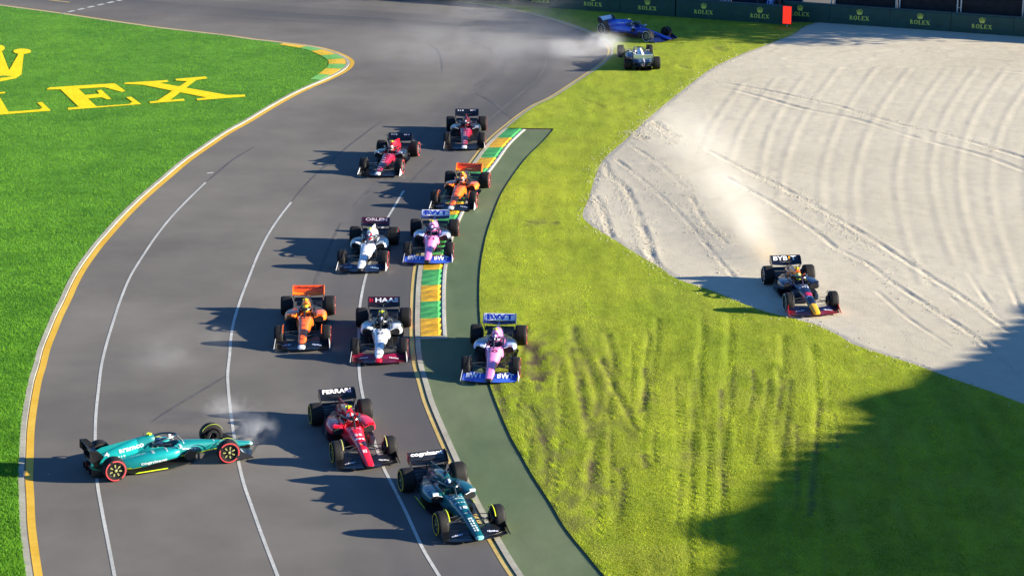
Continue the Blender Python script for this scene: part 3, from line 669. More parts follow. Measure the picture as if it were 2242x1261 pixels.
    for y in (-.46, -.2, .2, .46): df.prism([(-1.7, .06), (-2.42, .06), (-2.42, .31), (-1.75, .09)], 1, y-.006, y+.006)
    df.build('diffuser', M_CARB, flo)
    MB().box((-2.44, 0, .36), (.04, .07, .13)).build('rain_light', mat('rain_light_red', '#5a0508', .3), root)
    # -- front wing
    ys_ = np.linspace(.06, .93, 10)
    def elem(k, s):
        mb = MB(); rings = []
        for y in ys_:
            t = (y-.06)/.87; le = 2.76-.06*t-.20*t**2; ch = [.20, .14, .13, .12][k]*(1-.12*t); x0 = le-[0, .19, .315, .43][k]
            if k and t < .08: ch *= .8
            z0 = .105+.035*math.cos(t*math.pi)*.6+.02*t+[0, .022, .065, .115][k]*(.55+.55*t); rise = [.012, .03, .05, .06][k]*(.6+.6*t)
            prof = [(0, 0), (-.25*ch, .004+rise*.12), (-.6*ch, .006+rise*.45), (-ch, rise), (-ch, rise-.006), (-.6*ch, rise*.45-.014), (-.25*ch, rise*.12-.016), (0, -.010)]
            rings.append([Vector((x0+a, s*y, z0+b)) for a, b in prof])
        return mb.loft(rings)
    fwm = MB(); m1 = elem(0, 1); m2 = elem(0, -1); fwm.add(m1.V, m1.F); fwm.add(m2.V, m2.F)
    fw = fwm.build('front_wing', [P_('fw')], root)
    fls = []
    for s in (1, -1):
        for k in (1, 2, 3):
            e = elem(k, s); fls.append(e); e.build('front_flap', [P_('fwflap', sp.get('fw', '#101114')) if k > 1 else P_('fw')], fw, True)
        ep = MB(); ep.loft([[Vector((x, s*(y+dy), z)) for x, z, y in ((2.56, .075, .985), (2.55, .11, .985), (2.40, .20, .97), (2.16, .35, .945), (2.04, .36, .94), (2.02, .075, .99))] for dy in (-.007, .007)])
        ep.build('front_endplate', [P_('fwend', sp.get('fw', '#101114'))], fw)
        MB().tube([(2.70, s*.10, .16), (2.62, s*.08, .24)], .018, 6).build('wing_pylon', M_CARB, fw)
    bv = bvh_of(*fls)
    if 'fwtext' in sp:
        for s in (1, -1):
            big = sp['fwtext'] != 'bars'; g = text_geo(sp['fwtext'], .03) if big else bars_geo(7, 3 if s > 0 else 11)
            hw_, x0_, dx_ = (.28, 2.44, .30) if big else (.17, 2.40, .085)
            decal(g, P_('fwtextc', '#e8e8ea'), fw, (x0_, s*.53-hw_, .6), (0, 2*hw_, 0), (-dx_, 0, 0), bv, (0, 0, -1), .010)
    # -- rear wing
    def rw(prof_fn, span, nn=11):
        mb = MB(); mb.loft([prof_fn(y) for y in np.linspace(-span, span, nn)]); return mb
    def mainp(y):
        t = abs(y)/.6; zd = .64+.05*t**2; return [Vector((x, y, zd+z)) for x, z in ((-2.06, .03), (-2.12, .012), (-2.22, .02), (-2.31, .075), (-2.315, .060), (-2.22, -.002), (-2.12, -.015), (-2.07, .008))]
    def flapp(y): return [Vector((x, y, z)) for x, z in ((-2.285, .735), (-2.33, .80), (-2.385, .89), (-2.43, .955), (-2.442, .95), (-2.40, .88), (-2.345, .79), (-2.297, .728))]
    rwo = rw(mainp, .565).build('rear_wing', [P_('rwmain', sp.get('rw', '#101114'))], root, True)
    flo2 = rw(flapp, .565).build('rear_flap', [P_('rw')], rwo, True)
    for s in (1, -1):
        ep = MB(); pr = [(-2.03, .70), (-2.10, .80), (-2.24, .94), (-2.46, .965), (-2.47, .70), (-2.36, .58), (-2.34, .36), (-2.18, .34), (-2.16, .55)]
        def yy(z): return .58 - (.07*(max(0, .66-z)/.3)**1 if z < .66 else 0)
        ep.loft([[Vector((x, s*(yy(z)+d), z)) for x, z in pr] for d in (-.008, .008)]); ep.build('rear_endplate', [P_('rwend', sp.get('rwmain', sp.get('rw', '#101114')))], rwo)
        MB().prism([(-2.18, .46), (-2.24, .66), (-2.14, .74), (-2.11, .72), (-2.18, .64), (-2.12, .46)], 1, s*.07-.007, s*.07+.007).build('wing_pylon', M_CARB, rwo)
    bw = MB(); bw.loft([[Vector((x, y, .40+z)) for x, z in ((-2.15, 0), (-2.28, .03), (-2.38, .09), (-2.375, .10), (-2.27, .045), (-2.15, .02))] for y in (-.52, 0, .52)]); bw.build('beam_wing', M_CARB, rwo)
    fdir = Vector((-.145, 0, .22)).normalized()
    if 'rwtext' in sp:
        for gd in sp['rwtext']:
            g, cname, y0_, y1_, v0, v1 = gd; g = text_geo(g, .03) if isinstance(g, str) else g
            # seen from the front the word runs from the car's right (-y) to its left (+y)
            decal(g, paint(cname), rwo, Vector((-2.288, y0_*.94, .735))+fdir*.262*v0, (0, (y1_-y0_)*.94, 0), fdir*.262*(v1-v0), None, None, .016)
    # -- halo, camera pod
    ha = MB(); arc = [(.62, 0, .60), (.50, 0, .75), (.40, 0, .845)]
    ha.tube(arc, [.03, .022, .03], 8)
    hoop = [(-.46, -.27, .70), (-.30, -.295, .80), (0, -.275, .86), (.25, -.19, .865), (.40, -.07, .855), (.415, 0, .855), (.40, .07, .855), (.25, .19, .865), (0, .275, .86), (-.30, .295, .80), (-.46, .27, .70)]
    ha.tube(hoop, .032, 8); ha.build('halo', [P_('halo', '#101114')], root, True)
    hr = MB(); hr.tube([(.16, -.255, .655), (-.25, -.265, .69), (-.42, -.16, .70), (-.45, 0, .70), (-.42, .16, .70), (-.25, .265, .69), (.16, .255, .655)], .045, 8); hr.build('headrest', [P_('headrest', '#15161a')], root, True)
    tcm = MB(); tcm.tube([(-.36, 0, .985), (-.44, 0, 1.0), (-.52, 0, 1.0)], [.03, .045, .03], 8); tcm.tube([(-.44, -.10, 1.005), (-.44, .10, 1.005)], .026, 6); tcm.build('camera_pod', [paint(sp.get('tcam', '#d8e000'))], root, True)
    an = MB(); an.tube([(-.62, 0, .96), (-.63, 0, 1.07)], .008, 5); an.build('antenna', M_CARB, root)
    stw = MB(); stw.box((.28, 0, .52), (.03, .28, .12), Matrix.Rotation(R(-25), 3, 'Y')); stw.build('steering_wheel', M_CARB, root)
    # -- wheels and suspension
    for s in (1, -1):
        for fx, w, yc in ((1.8, .31, .845), (-1.8, .405, .797)):
            rim, tm, bm_, spm, nt = wheel_meshes(w, P_('spoke', '#2a2b2e'), sp.get('band', 'red'))
            wo = obj('wheel', rim, root, (fx, s*yc, .36)); wo.rotation_euler = (0, random.uniform(0, 1), (0 if s > 0 else math.pi)+(steer if fx > 0 else 0))
            obj('tyre', tm, wo); obj('sidewall_band', bm_, wo); obj('spoke_marks', spm, wo); obj('wheel_nut', nt, wo)
            iy = s*(yc-w/2+.02); bx = s*(.17 if fx > 0 else .16); zt, zl = (.42, .27) if fx > 0 else (.40, .24)
            for zz, zb2 in ((.46, zt), (.24, zl)):
                a = MB(); a.tube([(fx+.03, iy, zz), (fx+.32, bx, zb2)], .019, 6, flat=.5); a.tube([(fx-.03, iy, zz), (fx-.30, bx*1.15, zb2)], .019, 6, flat=.5); a.build('suspension_arm', M_METAL, root)
            MB().tube([(fx, iy, .26), (fx-.08, bx, .46 if fx > 0 else .36)], .015, 6).build('pushrod', M_METAL, root)
            MB().tube([(fx, iy, .36), (fx, bx, .34)], .012, 6).build('drive_rod', M_METAL, root)
            db = lathe([(-.07, .12), (-.07, .20), (.03, .20)], 18); d_o = db.build('brake_duct', M_CARB, root, True, (fx, iy-s*.03, .36))
            if fx > 0:
                wl_ = MB(); ang = np.linspace(R(25), R(150), 9); yb_ = s*(yc-w/2-.015)
                wl_.loft([[Vector((fx+math.cos(a)*rd, yb_+dy, .36+math.sin(a)*rd)) for rd, dy in ((.378, -s*.004), (.378, s*.022), (.384, s*.022), (.384, -s*.004))] for a in ang]); 
                wl_.build('wheel_winglet', [P_('winglet', '#101114')], root)
    # -- bodywork words and numbers
    bvb = bvh_of(tub, ec, podR)
    mk = sp.get('marks', '#d8d8dc'); seed_ = int(abs(loc[0]*97+loc[1]*13))
    extra = [(bars_geo(5, seed_+q), mk, (x_, y_, 1.2), (0, w_, 0), (-h_, 0, 0), (0, 0, -1)) for q, (x_, y_, w_, h_) in enumerate(((-.05, -.70, .34, .07), (-.05, .36, .34, .07), (-.45, -.66, .22, .12), (-.45, .44, .22, .12), (.62, -.20, .40, .05), (1.62, -.10, .20, .05)))]
    extra += [(bars_geo(6, seed_+9), mk, (-1.25, -1.2, .66), (.55, 0, .06), (-.01, 0, .07), (0, 1, 0))] if 'aramco' not in str(sp.get('words')) else []
    for gd in list(sp.get('words', []))+extra:
        g, cname, o_, ux, uy, dr = gd; g = text_geo(g, .02) if isinstance(g, str) else g
        decal(g, paint(cname), eco if o_[0] < -.3 else tubo, o_, ux, uy, bvb, dr, .006)
    return root

# -- driver: one continuous body grown from a joint skeleton, shared by all cars
def make_driver_mesh():
    J = {'pel': (-.30, 0, .16, .15), 'waist': (-.34, 0, .30, .13), 'chest': (-.33, 0, .47, .15), 'neck': (-.27, 0, .60, .065), 'head': (-.20, 0, .70, .095), 'top': (-.20, 0, .76, .07)}
    E_ = [('pel', 'waist'), ('waist', 'chest'), ('chest', 'neck'), ('neck', 'head'), ('head', 'top')]
    for s, t in ((1, 'l'), (-1, 'r')):
        J.update({'sh'+t: (-.30, s*.17, .53, .07), 'el'+t: (-.08, s*.20, .42, .05), 'wr'+t: (.15, s*.13, .50, .033), 'ha'+t: (.24, s*.11, .53, .035), 'kn'+t: (.35, s*.12, .40, .075), 'an'+t: (.80, s*.08, .26, .045), 'fo'+t: (.98, s*.07, .30, .035)})
        E_ += [('chest', 'sh'+t), ('sh'+t, 'el'+t), ('el'+t, 'wr'+t), ('wr'+t, 'ha'+t), ('pel', 'kn'+t), ('kn'+t, 'an'+t), ('an'+t, 'fo'+t)]
    ks = list(J); me = bpy.data.meshes.new('person'); me.from_pydata([J[k][:3] for k in ks], [(ks.index(a), ks.index(b)) for a, b in E_], [])
    ob = bpy.data.objects.new('t', me); COL.objects.link(ob); ob.modifiers.new('s', 'SKIN'); 
    for i, k in enumerate(ks): me.skin_vertices[0].data[i].radius = (J[k][3], J[k][3]); me.skin_vertices[0].data[i].use_root = (k == 'pel')
    sb = ob.modifiers.new('d', 'SUBSURF'); sb.levels = 1; sb.render_levels = 1
    bpy.context.view_layer.update(); out = bpy.data.meshes.new_from_object(ob.evaluated_get(bpy.context.evaluated_depsgraph_get()))
    bpy.data.objects.remove(ob); out.polygons.foreach_set('use_smooth', [True]*len(out.polygons)); return out
DRV = make_driver_mesh(); DRV.materials.clear()
def make_driver(car, suit, helm, stripe, label):
    me = DRV.copy(); me.materials.append(paint(suit, .8)); o = obj('person', me); o.matrix_world = car.matrix_world
    o.location = car.location; o.rotation_euler = car.rotation_euler; tag(o, label, 'person', 'drivers in the cockpits')
    h = MB(); c = Vector((-.185, 0, .745)); rings = []
    for k in range(11):
        a = math.pi*k/10; r = math.sin(a)**.85; z = math.cos(a)
        rings.append([c+Vector((.155*r*math.cos(t)*(1+.08*max(0, math.cos(t))), .128*r*math.sin(t), .135*z-.02*max(0, math.cos(t))*(z < 0))) for t in np.linspace(0, 2*math.pi, 20, endpoint=False)])
    h.loft(rings, 0)
    faced(h, lambda q: 1 if abs(q.y) < .03 and q.z > .80 else 0, None)
    ho = h.build('helmet', [paint(helm), paint(stripe)], o, True)
    v = MB(); v.loft([[c+Vector((.163*math.cos(t)*1.04, .134*math.sin(t), z)) for t in np.linspace(-1.15, 1.15, 11)] for z in (-.03, .015, .05)], 0, cap=False, closed=False); v.build('visor', M_VIS, ho, True)
    return o

BLK = '#0d0e11'
def nose_words(col, seed, x0=2.55, x1=1.5, n=5, w=.10):
    """small unreadable sponsor marks across the nose"""
    r = random.Random(seed); out = []
    for k in range(n):
        x = x0+(x1-x0)*k/max(1, n-1); ww = w*r.uniform(.7, 1.3); out.append((bars_geo(3, seed+k), col, (x, -ww, 1.2), (0, 2*ww, 0), (-.10, 0, 0), (0, 0, -1)))
    return out
def num(t, col, x, hw, h): return (t, col, (x, -hw, 1.2), (0, 2*hw, 0), (-h, 0, 0), (0, 0, -1))
def band(lo, hi): return lambda c: lo < c.x < hi
SPECS = {}
SPECS['mclaren'] = dict(marks='#1a2030', tub='#ff6a12', nose='#ff6a12', tip='#e9e9ee', tip_x=2.66, airbox='#e8762a', cover='#14202e', pod='#ff7a18', pod2='#101a26', mirror='#ff7a18', fw=BLK, fwflap='#0d1420', fwtext='bars', fwtextc='#b9c6e6', fwend='#d8d8dc', rw='#ff5a14', rwmain='#ff7d1c', rwend='#ff6a12', halo='#12161c', tcam='#f0e000', spoke='#d8a090', band='red', winglet='#ff6a12',
    tubf=lambda c: 1 if (c.z > .30 and c.x > .40) or (c.z > .50 and c.x > .1) else 8, coverf=lambda c: 2 if c.x > -.62 and c.z > .72 else 3, podf=lambda c: 4 if c.x > -.35 and c.z > .42 else 5,
    rwtext=[(bars_geo(9, 5), '#8a2a10', -.52, .52, .42, .85)], words=nose_words('#7a2a10', 3, 2.3, 1.3, 4, .08))
SPECS['haas'] = dict(marks='#70747c', tub='#e9eaec', nose='#e9eaec', tip='#c8142c', tip_x=2.66, airbox='#15161a', cover='#15161a', pod='#e9eaec', pod2='#131418', mirror='#e9eaec', fw='#5a0c24', fwflap='#8a1034', fwtext='bars', fwend='#e0e0e2', rw='#3a1020', rwmain='#15161a', rwend='#15161a', halo='#1a1b20', tcam='#d8e000', spoke='#8a8a8e',
    tubf=lambda c: 1 if c.z > .28 and c.x > .0 else (0 if c.z > .5 else 8), podf=lambda c: 4 if c.x > .12 or (c.x > -.2 and c.z > .60) else 5, coverf=lambda c: 3,
    rwtext=[('HAAS', '#f2f2f4', -.34, .56, .18, .80), (bars_geo(2, 4), '#d81c30', -.58, -.40, .15, .85)], words=nose_words('#40424a', 9, 2.45, 1.5, 4, .07)+[num('27', '#16171b', .98, .15, .20)])
SPECS['alpine'] = dict(marks='#2a3a90', tub='#f48ac4', nose='#f48ac4', tip='#f48ac4', airbox='#e98ac8', cover='#1a2a6a', pod='#9fb0e8', pod2='#101420', mirror='#e8e8f0', fw='#3a62d0', fwflap='#1d4ec4', fwtext='BWT', fwtextc='#eef0f8', fwend='#c8d0e8', rw='#fbfbff', rwmain='#16205a', rwend='#1a2a6a', halo='#2a2440', tcam='#d8d820', spoke='#8a8a8e',
    tubf=lambda c: 1 if c.z > .24 else 8, coverf=lambda c: 2 if c.x > -1.0 and c.z > .5 else (3 if c.z > .45 else 8), podf=lambda c: (4 if c.x > -.1 and c.z > .5 else 5),
    rwtext=[('BWT', '#1030b0', -.50, .52, .10, .90)], words=[num('10', '#7a1230', .93, .16, .22)])
SPECS['alpine2'] = dict(SPECS['alpine'], words=[num('31', '#7a1230', .93, .16, .22)])
SPECS['ferrari'] = dict(tub='#d8102a', nose='#ee1630', tip='#e81a24', airbox='#c80e28', cover='#b00c26', pod='#e81838', pod2='#a80c2a', mirror='#d8102a', fw='#121215', fwtext='bars', fwtextc='#c8c8cc', fwend='#18181b', rw='#121215', rwmain='#0e0e10', rwend='#121215', halo='#16161a', tcam='#d8e800', spoke='#8a8a52', band='yellow', winglet='#c8c070',
    tubf=lambda c: 1 if c.z > .2 else 8, rwtext=[('FERRARI', '#f2f2f2', -.50, .50, .35, .88)],
    words=[(bars_geo(1, 1), '#f08018', (1.75, -.09, 1.2), (0, .20, 0), (-.22, 0, 0), (0, 0, -1)), (bars_geo(3, 2), '#f0f0f0', (1.38, -.16, 1.2), (0, .32, 0), (-.14, 0, 0), (0, 0, -1)), num('55', '#f2f2f2', 1.12, .12, .14), (bars_geo(3, 6), '#f0f0f0', (2.2, -.07, 1.2), (0, .14, 0), (-.28, 0, 0), (0, 0, -1))])
AST = dict(tub='#0a7274', nose='#0a7678', tip='#7fc4c0', tip_x=2.76, airbox='#0a7274', cover='#14a0a0', pod='#109294', pod2='#109294', accent='#c8e020', mirror='#dfe8e8', fw='#101216', fwtext='bars', fwtextc='#d0d4ea', fwend='#15161a', rw='#101216', rwmain='#0c0d10', rwend='#101216', halo='#152a38', spoke='#9a9a60', winglet='#c8d820', flooredge='#c8e020', fin='#0b7c7e',  # cover and pods lighter than the tub: sunlit tops put into the teal
    tubf=lambda c: 7 if .19 < c.z < .255 and .5 < c.x < 2.0 else (1 if c.z > .2 else 8), podf=lambda c: 7 if c.z < .20 and c.x < -.1 else 4)
SPECS['aston14'] = dict(AST, band='red', tcam='#d8f000', rwtext=[('cognizant', '#f2f2f4', -.52, .52, .30, .86)],
    words=[('aramco', '#eef2f2', (-1.45, -1.2, .60), (.78, 0, .10), (-.012, 0, .10), (0, 1, 0)), ('14', '#eef2f2', (-1.98, -1.2, .50), (.24, 0, .04), (-.015, 0, .13), (0, 1, 0)), ('cognizant', '#eef2f2', (-.92, -1.4, .25), (.80, 0, .05), (-.01, 0, .13), (0, 1, 0)), (bars_geo(6, 8), '#d8ecec', (-1.75, -1.2, .43), (.50, 0, .06), (-.01, 0, .05), (0, 1, 0)), (bars_geo(4, 2), '#d8f0f0', (.5, -1.2, .42), (.5, 0, -.06), (.01, 0, .07), (0, 1, 0))])
SPECS['aston18'] = dict(AST, tub='#06505a', nose='#085c66', cover='#06525c', pod='#06525c', pod2='#06525c', airbox='#06505a', fin='#06525c', band='yellow', tcam='#20242a', rwtext=[('cognizant', '#f4f4f6', -.54, .54, .36, .92)],  # same teal paint, darkened so the shaded side is in the colour
    words=[num('18', '#f0f2f4', 1.35, .11, .15), num('cognizant', '#cfe0e0', .78, .17, .10), (bars_geo(4, 12), '#b8d8d8', (1.02, -.17, 1.2), (0, .34, 0), (-.08, 0, 0), (0, 0, -1)), (bars_geo(2, 3, 6), '#e0ecec', (2.55, -.075, 1.2), (0, .15, 0), (-.72, 0, 0), (0, 0, -1))])
ATS = dict(marks='#3a4a70', tub='#ececee', nose='#ececee', airbox='#e4e5e8', cover='#d8dade', pod='#1c3a5c', pod2='#17263c', mirror='#e4e5e8', fw='#141c30', fwflap='#1c3050', fwtext='bars', fwtextc='#9fc0e0', fwend='#d8dade', rw='#4a1428', rwmain='#101626', rwend='#141c30', halo='#1a2740', tcam='#e0f040', spoke='#8a7a78',
    tubf=lambda c: 1 if c.z > .26 and c.x > .05 else (0 if c.z > .56 else 3 if False else 8), coverf=lambda c: 2 if c.z > .52 else 5, podf=lambda c: 4 if c.x < .16 else 0,
    rwtext=[('ORLEN', '#f0d8dc', -.46, .50, .36, .86)], words=nose_words('#5a6a8a', 21, 2.4, 1.4, 4, .07))
SPECS['tauri'] = ATS
SPECS['tauri2'] = dict(ATS, rw='#f4f5f8', rwmain='#f0f1f4', cover='#e4e6ea', pod='#22345a', pod2='#e0e2e8', rwtext=[], words=[], tcam='#15161a')
ALF = dict(tub='#8a0e2a', nose='#8a1030', tip='#e8e4e6', tip_x=2.70, airbox='#101014', cover='#c01226', pod='#16161c', pod2='#16161c', mirror='#e4e4e6', fw='#121216', fwend='#e2e2e4', rw='#12141e', rwmain='#101218', rwend='#12141e', halo='#1a1418', spoke='#9a9a9c',
    tubf=lambda c: 1 if c.z > .30 else 8, coverf=lambda c: 3 if c.z > .5 else 8, podf=lambda c: 0 if c.z < .35 and c.x > -.2 else 4,
    rwtext=[(bars_geo(3, 4), '#e8e8f0', -.50, -.16, .50, .85), (bars_geo(3, 6), '#e8e8f0', .16, .50, .50, .85)], words=nose_words('#e6dade', 31, 2.45, 1.2, 6, .09))
SPECS['alfa1'] = dict(ALF, airbox='#d81830', cover='#d81830', tcam='#e0e000', coverf=lambda c: 2 if c.z > .55 else 8)
SPECS['alfa2'] = dict(ALF, tcam='#15151a', airbox='#5a1020', coverf=lambda c: 2 if c.z > .6 else 8)
SPECS['bull'] = dict(tub='#10163a', nose='#0e1636', tip='#f4b40a', tip_x=2.15, airbox='#f06a18', cover='#141a40', pod='#12183e', pod2='#10163a', accent='#d8184a', mirror='#141a3a', fw='#70182a', fwflap='#12183a', fwtext='bars', fwtextc='#d8dcea', fwend='#c02028', rw='#10131f', rwmain='#12162a', rwend='#10131f', halo='#141a38', tcam='#f0d800', spoke='#303236', band='white',
    tubf=lambda c: 7 if 1.30 < c.x < 1.55 and c.z > .3 else (1 if c.z > .2 else 8), coverf=lambda c: 2 if c.x > -1.1 and c.z > .56 else 3,
    rwtext=[('BYB', '#f2f2f4', -.50, .10, .18, .85), ('I', '#f0a818', .14, .20, .18, .85), ('T', '#f2f2f4', .23, .46, .18, .85)],
    words=[(bars_geo(3, 5), '#d8dce6', (1.75, -.13, 1.2), (0, .26, 0), (-.22, 0, 0), (0, 0, -1)), (bars_geo(4, 7), '#e0e0ea', (.85, -.2, 1.2), (0, .4, 0), (-.16, 0, 0), (0, 0, -1))])
SPECS['will'] = dict(tub='#0c3cb0', nose='#2a2f90', tip='#3a46b0', airbox='#0e50c8', cover='#0f60d8', pod='#0e54cc', pod2='#0f60d8', mirror='#c8d0e8', fw='#141a50', fwend='#1a2260', rw='#dde2ea', rwmain='#141a2a', rwend='#141a2a', halo='#141a30', tcam='#e0d820', spoke='#c8c8b0', band='white', rwtext=[], tubf=lambda c: 0 if c.z > .2 else 8)

def place(key, nose_px, wing_px, label, suit, helm, stripe, dlabel, z=0.0, at=None, steer=0):
    if at is None:
        a, b = G(*nose_px, .2), G(*wing_px, .94); d = (a-b)[:2]; d = d/np.linalg.norm(d); c = (a+b)[:2]/2 - d*.19
        at = (c[0], c[1], math.atan2(d[1], d[0]))
    c = make_car(dict(SPECS[key], label=label), (at[0], at[1], z), at[2], steer=steer)
    make_driver(c, suit, helm, stripe, dlabel); return c
place('mclaren', (660,760), (675.6,627), 'orange and black racing car with yellow helmet beside the white-nosed car', '#e8721c', '#e8e020', '#f0a020', 'driver in a yellow helmet in the orange car beside the white-nosed car')
place('haas', (828,790), (841,651), 'white and black racing car with a dark red rear wing and black sidepods', '#18181c', '#2a2a30', '#c0c0c8', 'driver in the white and black car with dark red wings')
place('alpine', (1070,833), (1095,687), 'pink racing car with blue wings running wide across the grass edge', '#20284a', '#c860a8', '#e0e0f0', 'driver in the pink car running wide on the grass edge')
place('ferrari', (811,1020), (735.6,850), 'bright red racing car with black wings beside the spun teal car', '#c01020', '#e0d8d8', '#c01828', 'driver in a white and red helmet in the bright red car')
place('aston18', (1055,1182), (930,984), 'dark green racing car numbered 18 with black wings', '#0a5a52', '#1a3a5a', '#c8d8e8', 'driver in the teal green car numbered 18')
place('aston14', None, None, 'teal green racing car numbered 14 spun sideways across the track', '#0a5a52', '#16305a', '#c8d020', 'driver in the teal car spun sideways across the track', at=(-10.73, 67.53, R(25.4)), steer=R(-6))
place('tauri', (787,593), (824.5,475), 'white and navy racing car beside the pink car on the kerb', '#e0e2e6', '#c01c30', '#e8e8f0', 'driver in a red helmet in the white and navy car')
place('alpine2', (935,573), (954,460), 'pink racing car with blue wings riding the striped kerb', '#20284a', '#b858a0', '#e0e0f0', 'driver in the pink car riding the striped kerb')
place('mclaren', (986,457), (1029,358), 'orange and black racing car following the pink car along the striped kerb', '#e8721c', '#e8b0a0', '#f08028', 'driver in the orange car following the pink car along the kerb')
place('alfa1', (825.6,382), (878,292), 'red and black racing car with bright red engine cover and yellow camera pod', '#701020', '#d8b8b0', '#c03040', 'driver in the car with the bright red engine cover')
place('alfa2', (1016,324), (1022.5,239), 'dark red and black racing car last in line above the striped kerb', '#701020', '#902030', '#d8d8d8', 'driver in the dark red car last in line')
place('bull', (1788,687), (1719,563), 'navy racing car with yellow nose sliding through the gravel trap', '#14183a', '#c8d848', '#e0e0a0', 'driver in a yellow green helmet in the navy car on the gravel', z=.045)
place('will', (1465,87), (1326,37), 'blue racing car spinning on the grass near the green barrier', '#10247a', '#d8d8e4', '#2040a0', 'driver in the blue car on the grass near the barrier', z=.03)
place('tauri2', None, None, 'white and navy racing car facing away on the grass amid tyre smoke', '#e0e2e6', '#2a3a6a', '#e8e8f0', 'driver in the white car facing away on the grass', z=.03, at=(7.18, 130.8, R(93.5)))

# ------------------------------------------------------------------ barrier, screens, posts
M_BAR = mat('barrier_green', (.007, .058, .046), .55, noise=.2, nscale=2, bump=.15, bscale=3)
M_BTOP = mat('barrier_top_strip', (.05, .09, .09), .6)
M_LET = mat('barrier_lettering', (.80, .82, .12), .6, noise=.1)
M_POST = mat('galvanised_post', (.55, .56, .58), .45, metal=.4, noise=.1)
M_SCREEN = mat('dark_screen_cloth', (.012, .013, .017), .9, noise=.5, nscale=2.5)
M_SCREENB = mat('blue_screen_cloth', (.010, .020, .045), .9, noise=.5, nscale=2)
def serif_word():
    """R O L E X with thin serifs, unit height, each letter about .8 wide"""
    V = []; F = []
    def quad(*p): k = len(V); V.extend(p); F.append(tuple(range(k, k+len(p))))
    def rc(x0, y0, x1, y1): quad((x0, y0), (x1, y0), (x1, y1), (x0, y1))
    def ring(cx, cy, rx, ry, w, h, a0=0, a1=2*math.pi, n=20):
        for i in range(n):
            a, b = a0+(a1-a0)*i/n, a0+(a1-a0)*(i+1)/n
            quad((cx+rx*math.cos(a), cy+ry*math.sin(a)), (cx+rx*math.cos(b), cy+ry*math.sin(b)), (cx+(rx-w)*math.cos(b), cy+(ry-h)*math.sin(b)), (cx+(rx-w)*math.cos(a), cy+(ry-h)*math.sin(a)))
    x = 0  # R
    rc(x+.1, .07, x+.28, .93); rc(x, 0, x+.38, .07); rc(x, .93, x+.3, 1); ring(x+.3, .74, .32, .26, .17, .09, -math.pi/2, math.pi/2, 10); quad((x+.28, .5), (x+.46, .5), (x+.85, 0), (x+.64, 0))
    x = 1.0; ring(x+.44, .5, .44, .52, .2, .09)
    x = 2.05; rc(x+.1, .07, x+.3, .93); rc(x, .93, x+.4, 1); rc(x, 0, x+.72, .07); quad((x+.6, .07), (x+.72, .07), (x+.76, .32), (x+.72, .32))
    x = 2.95; rc(x+.1, .07, x+.3, .93); rc(x, .93, x+.76, 1); rc(x, 0, x+.78, .07); quad((x+.66, .07), (x+.78, .07), (x+.82, .32), (x+.78, .32)); rc(x+.3, .46, x+.55, .54); rc(x+.55, .36, x+.6, .64); quad((x+.64, .93), (x+.74, .70), (x+.78, .70), (x+.76, .93))
    x = 3.9; quad((x+.08, .93), (x+.32, .93), (x+.88, .07), (x+.64, .07)); quad((x+.1, .07), (x+.2, .07), (x+.42, .43), (x+.36, .49)); quad((x+.55, .53), (x+.48, .59), (x+.72, .93), (x+.82, .93)); rc(x, 0, x+.32, .07); rc(x+.58, 0, x+.98, .07); rc(x, .93, x+.40, 1); rc(x+.62, .93, x+.92, 1)
    V2 = np.array(V); return V2/np.array([4.88, 1.0]), F, 4.88
def crown_geo():
    V = [(-.30, 0), (.30, 0), (.34, .12), (-.34, .12)]; F = [(0, 1, 2, 3)]
    for k, (px, py) in enumerate(((-.48, .78), (-.25, .98), (0, 1.05), (.25, .98), (.48, .78))):
        b = -.34+.17*k; n0 = len(V); V += [(b-.09, .125), (b+.09, .125), (px+.03, py), (px-.03, py)]; F.append((n0, n0+1, n0+2, n0+3))
        n0 = len(V); V += [(px+.07*math.cos(a), py+.05+.07*math.sin(a)) for a in np.linspace(0, 2*math.pi, 8, endpoint=False)]; F.append(tuple(range(n0, n0+8)))
    return np.array(V), F, 1
WORD, CROWN = serif_word(), crown_geo()
# the first two painted letters of the word on the infield, beyond the frame's edge
for nm, x_lo, x_hi, org in (('painted_letter', 1.0, 1.95, (-1008, 758)), ('painted_letter', 0, .9, (-1792, 813))):
    fs = [f for f in WORD[1] if all(x_lo-.01 <= WORD[0][i][0]*4.88 <= x_hi for i in f)]; ids = sorted({i for f in fs for i in f}); mp_ = {i: k for k, i in enumerate(ids)}
    g_ = q3([(org[0]+784*(WORD[0][i][0]*4.88-x_lo)-183*WORD[0][i][1], org[1]-55*(WORD[0][i][0]*4.88-x_lo)-178*WORD[0][i][1]) for i in ids])
    obj(nm, new_mesh(nm, [(p[0], p[1], .064) for p in g_], [tuple(mp_[i] for i in f) for f in fs], [M_GPAINT]), infield)
def col_hit(u, a, b):
    """where the vertical plane through image column u meets the barrier's base line"""
    d = ray(u, 60)[:2]; ab = b-a; t = (a[0]*d[1]-a[1]*d[0])/(ab[1]*d[0]-ab[0]*d[1]); return a+ab*t
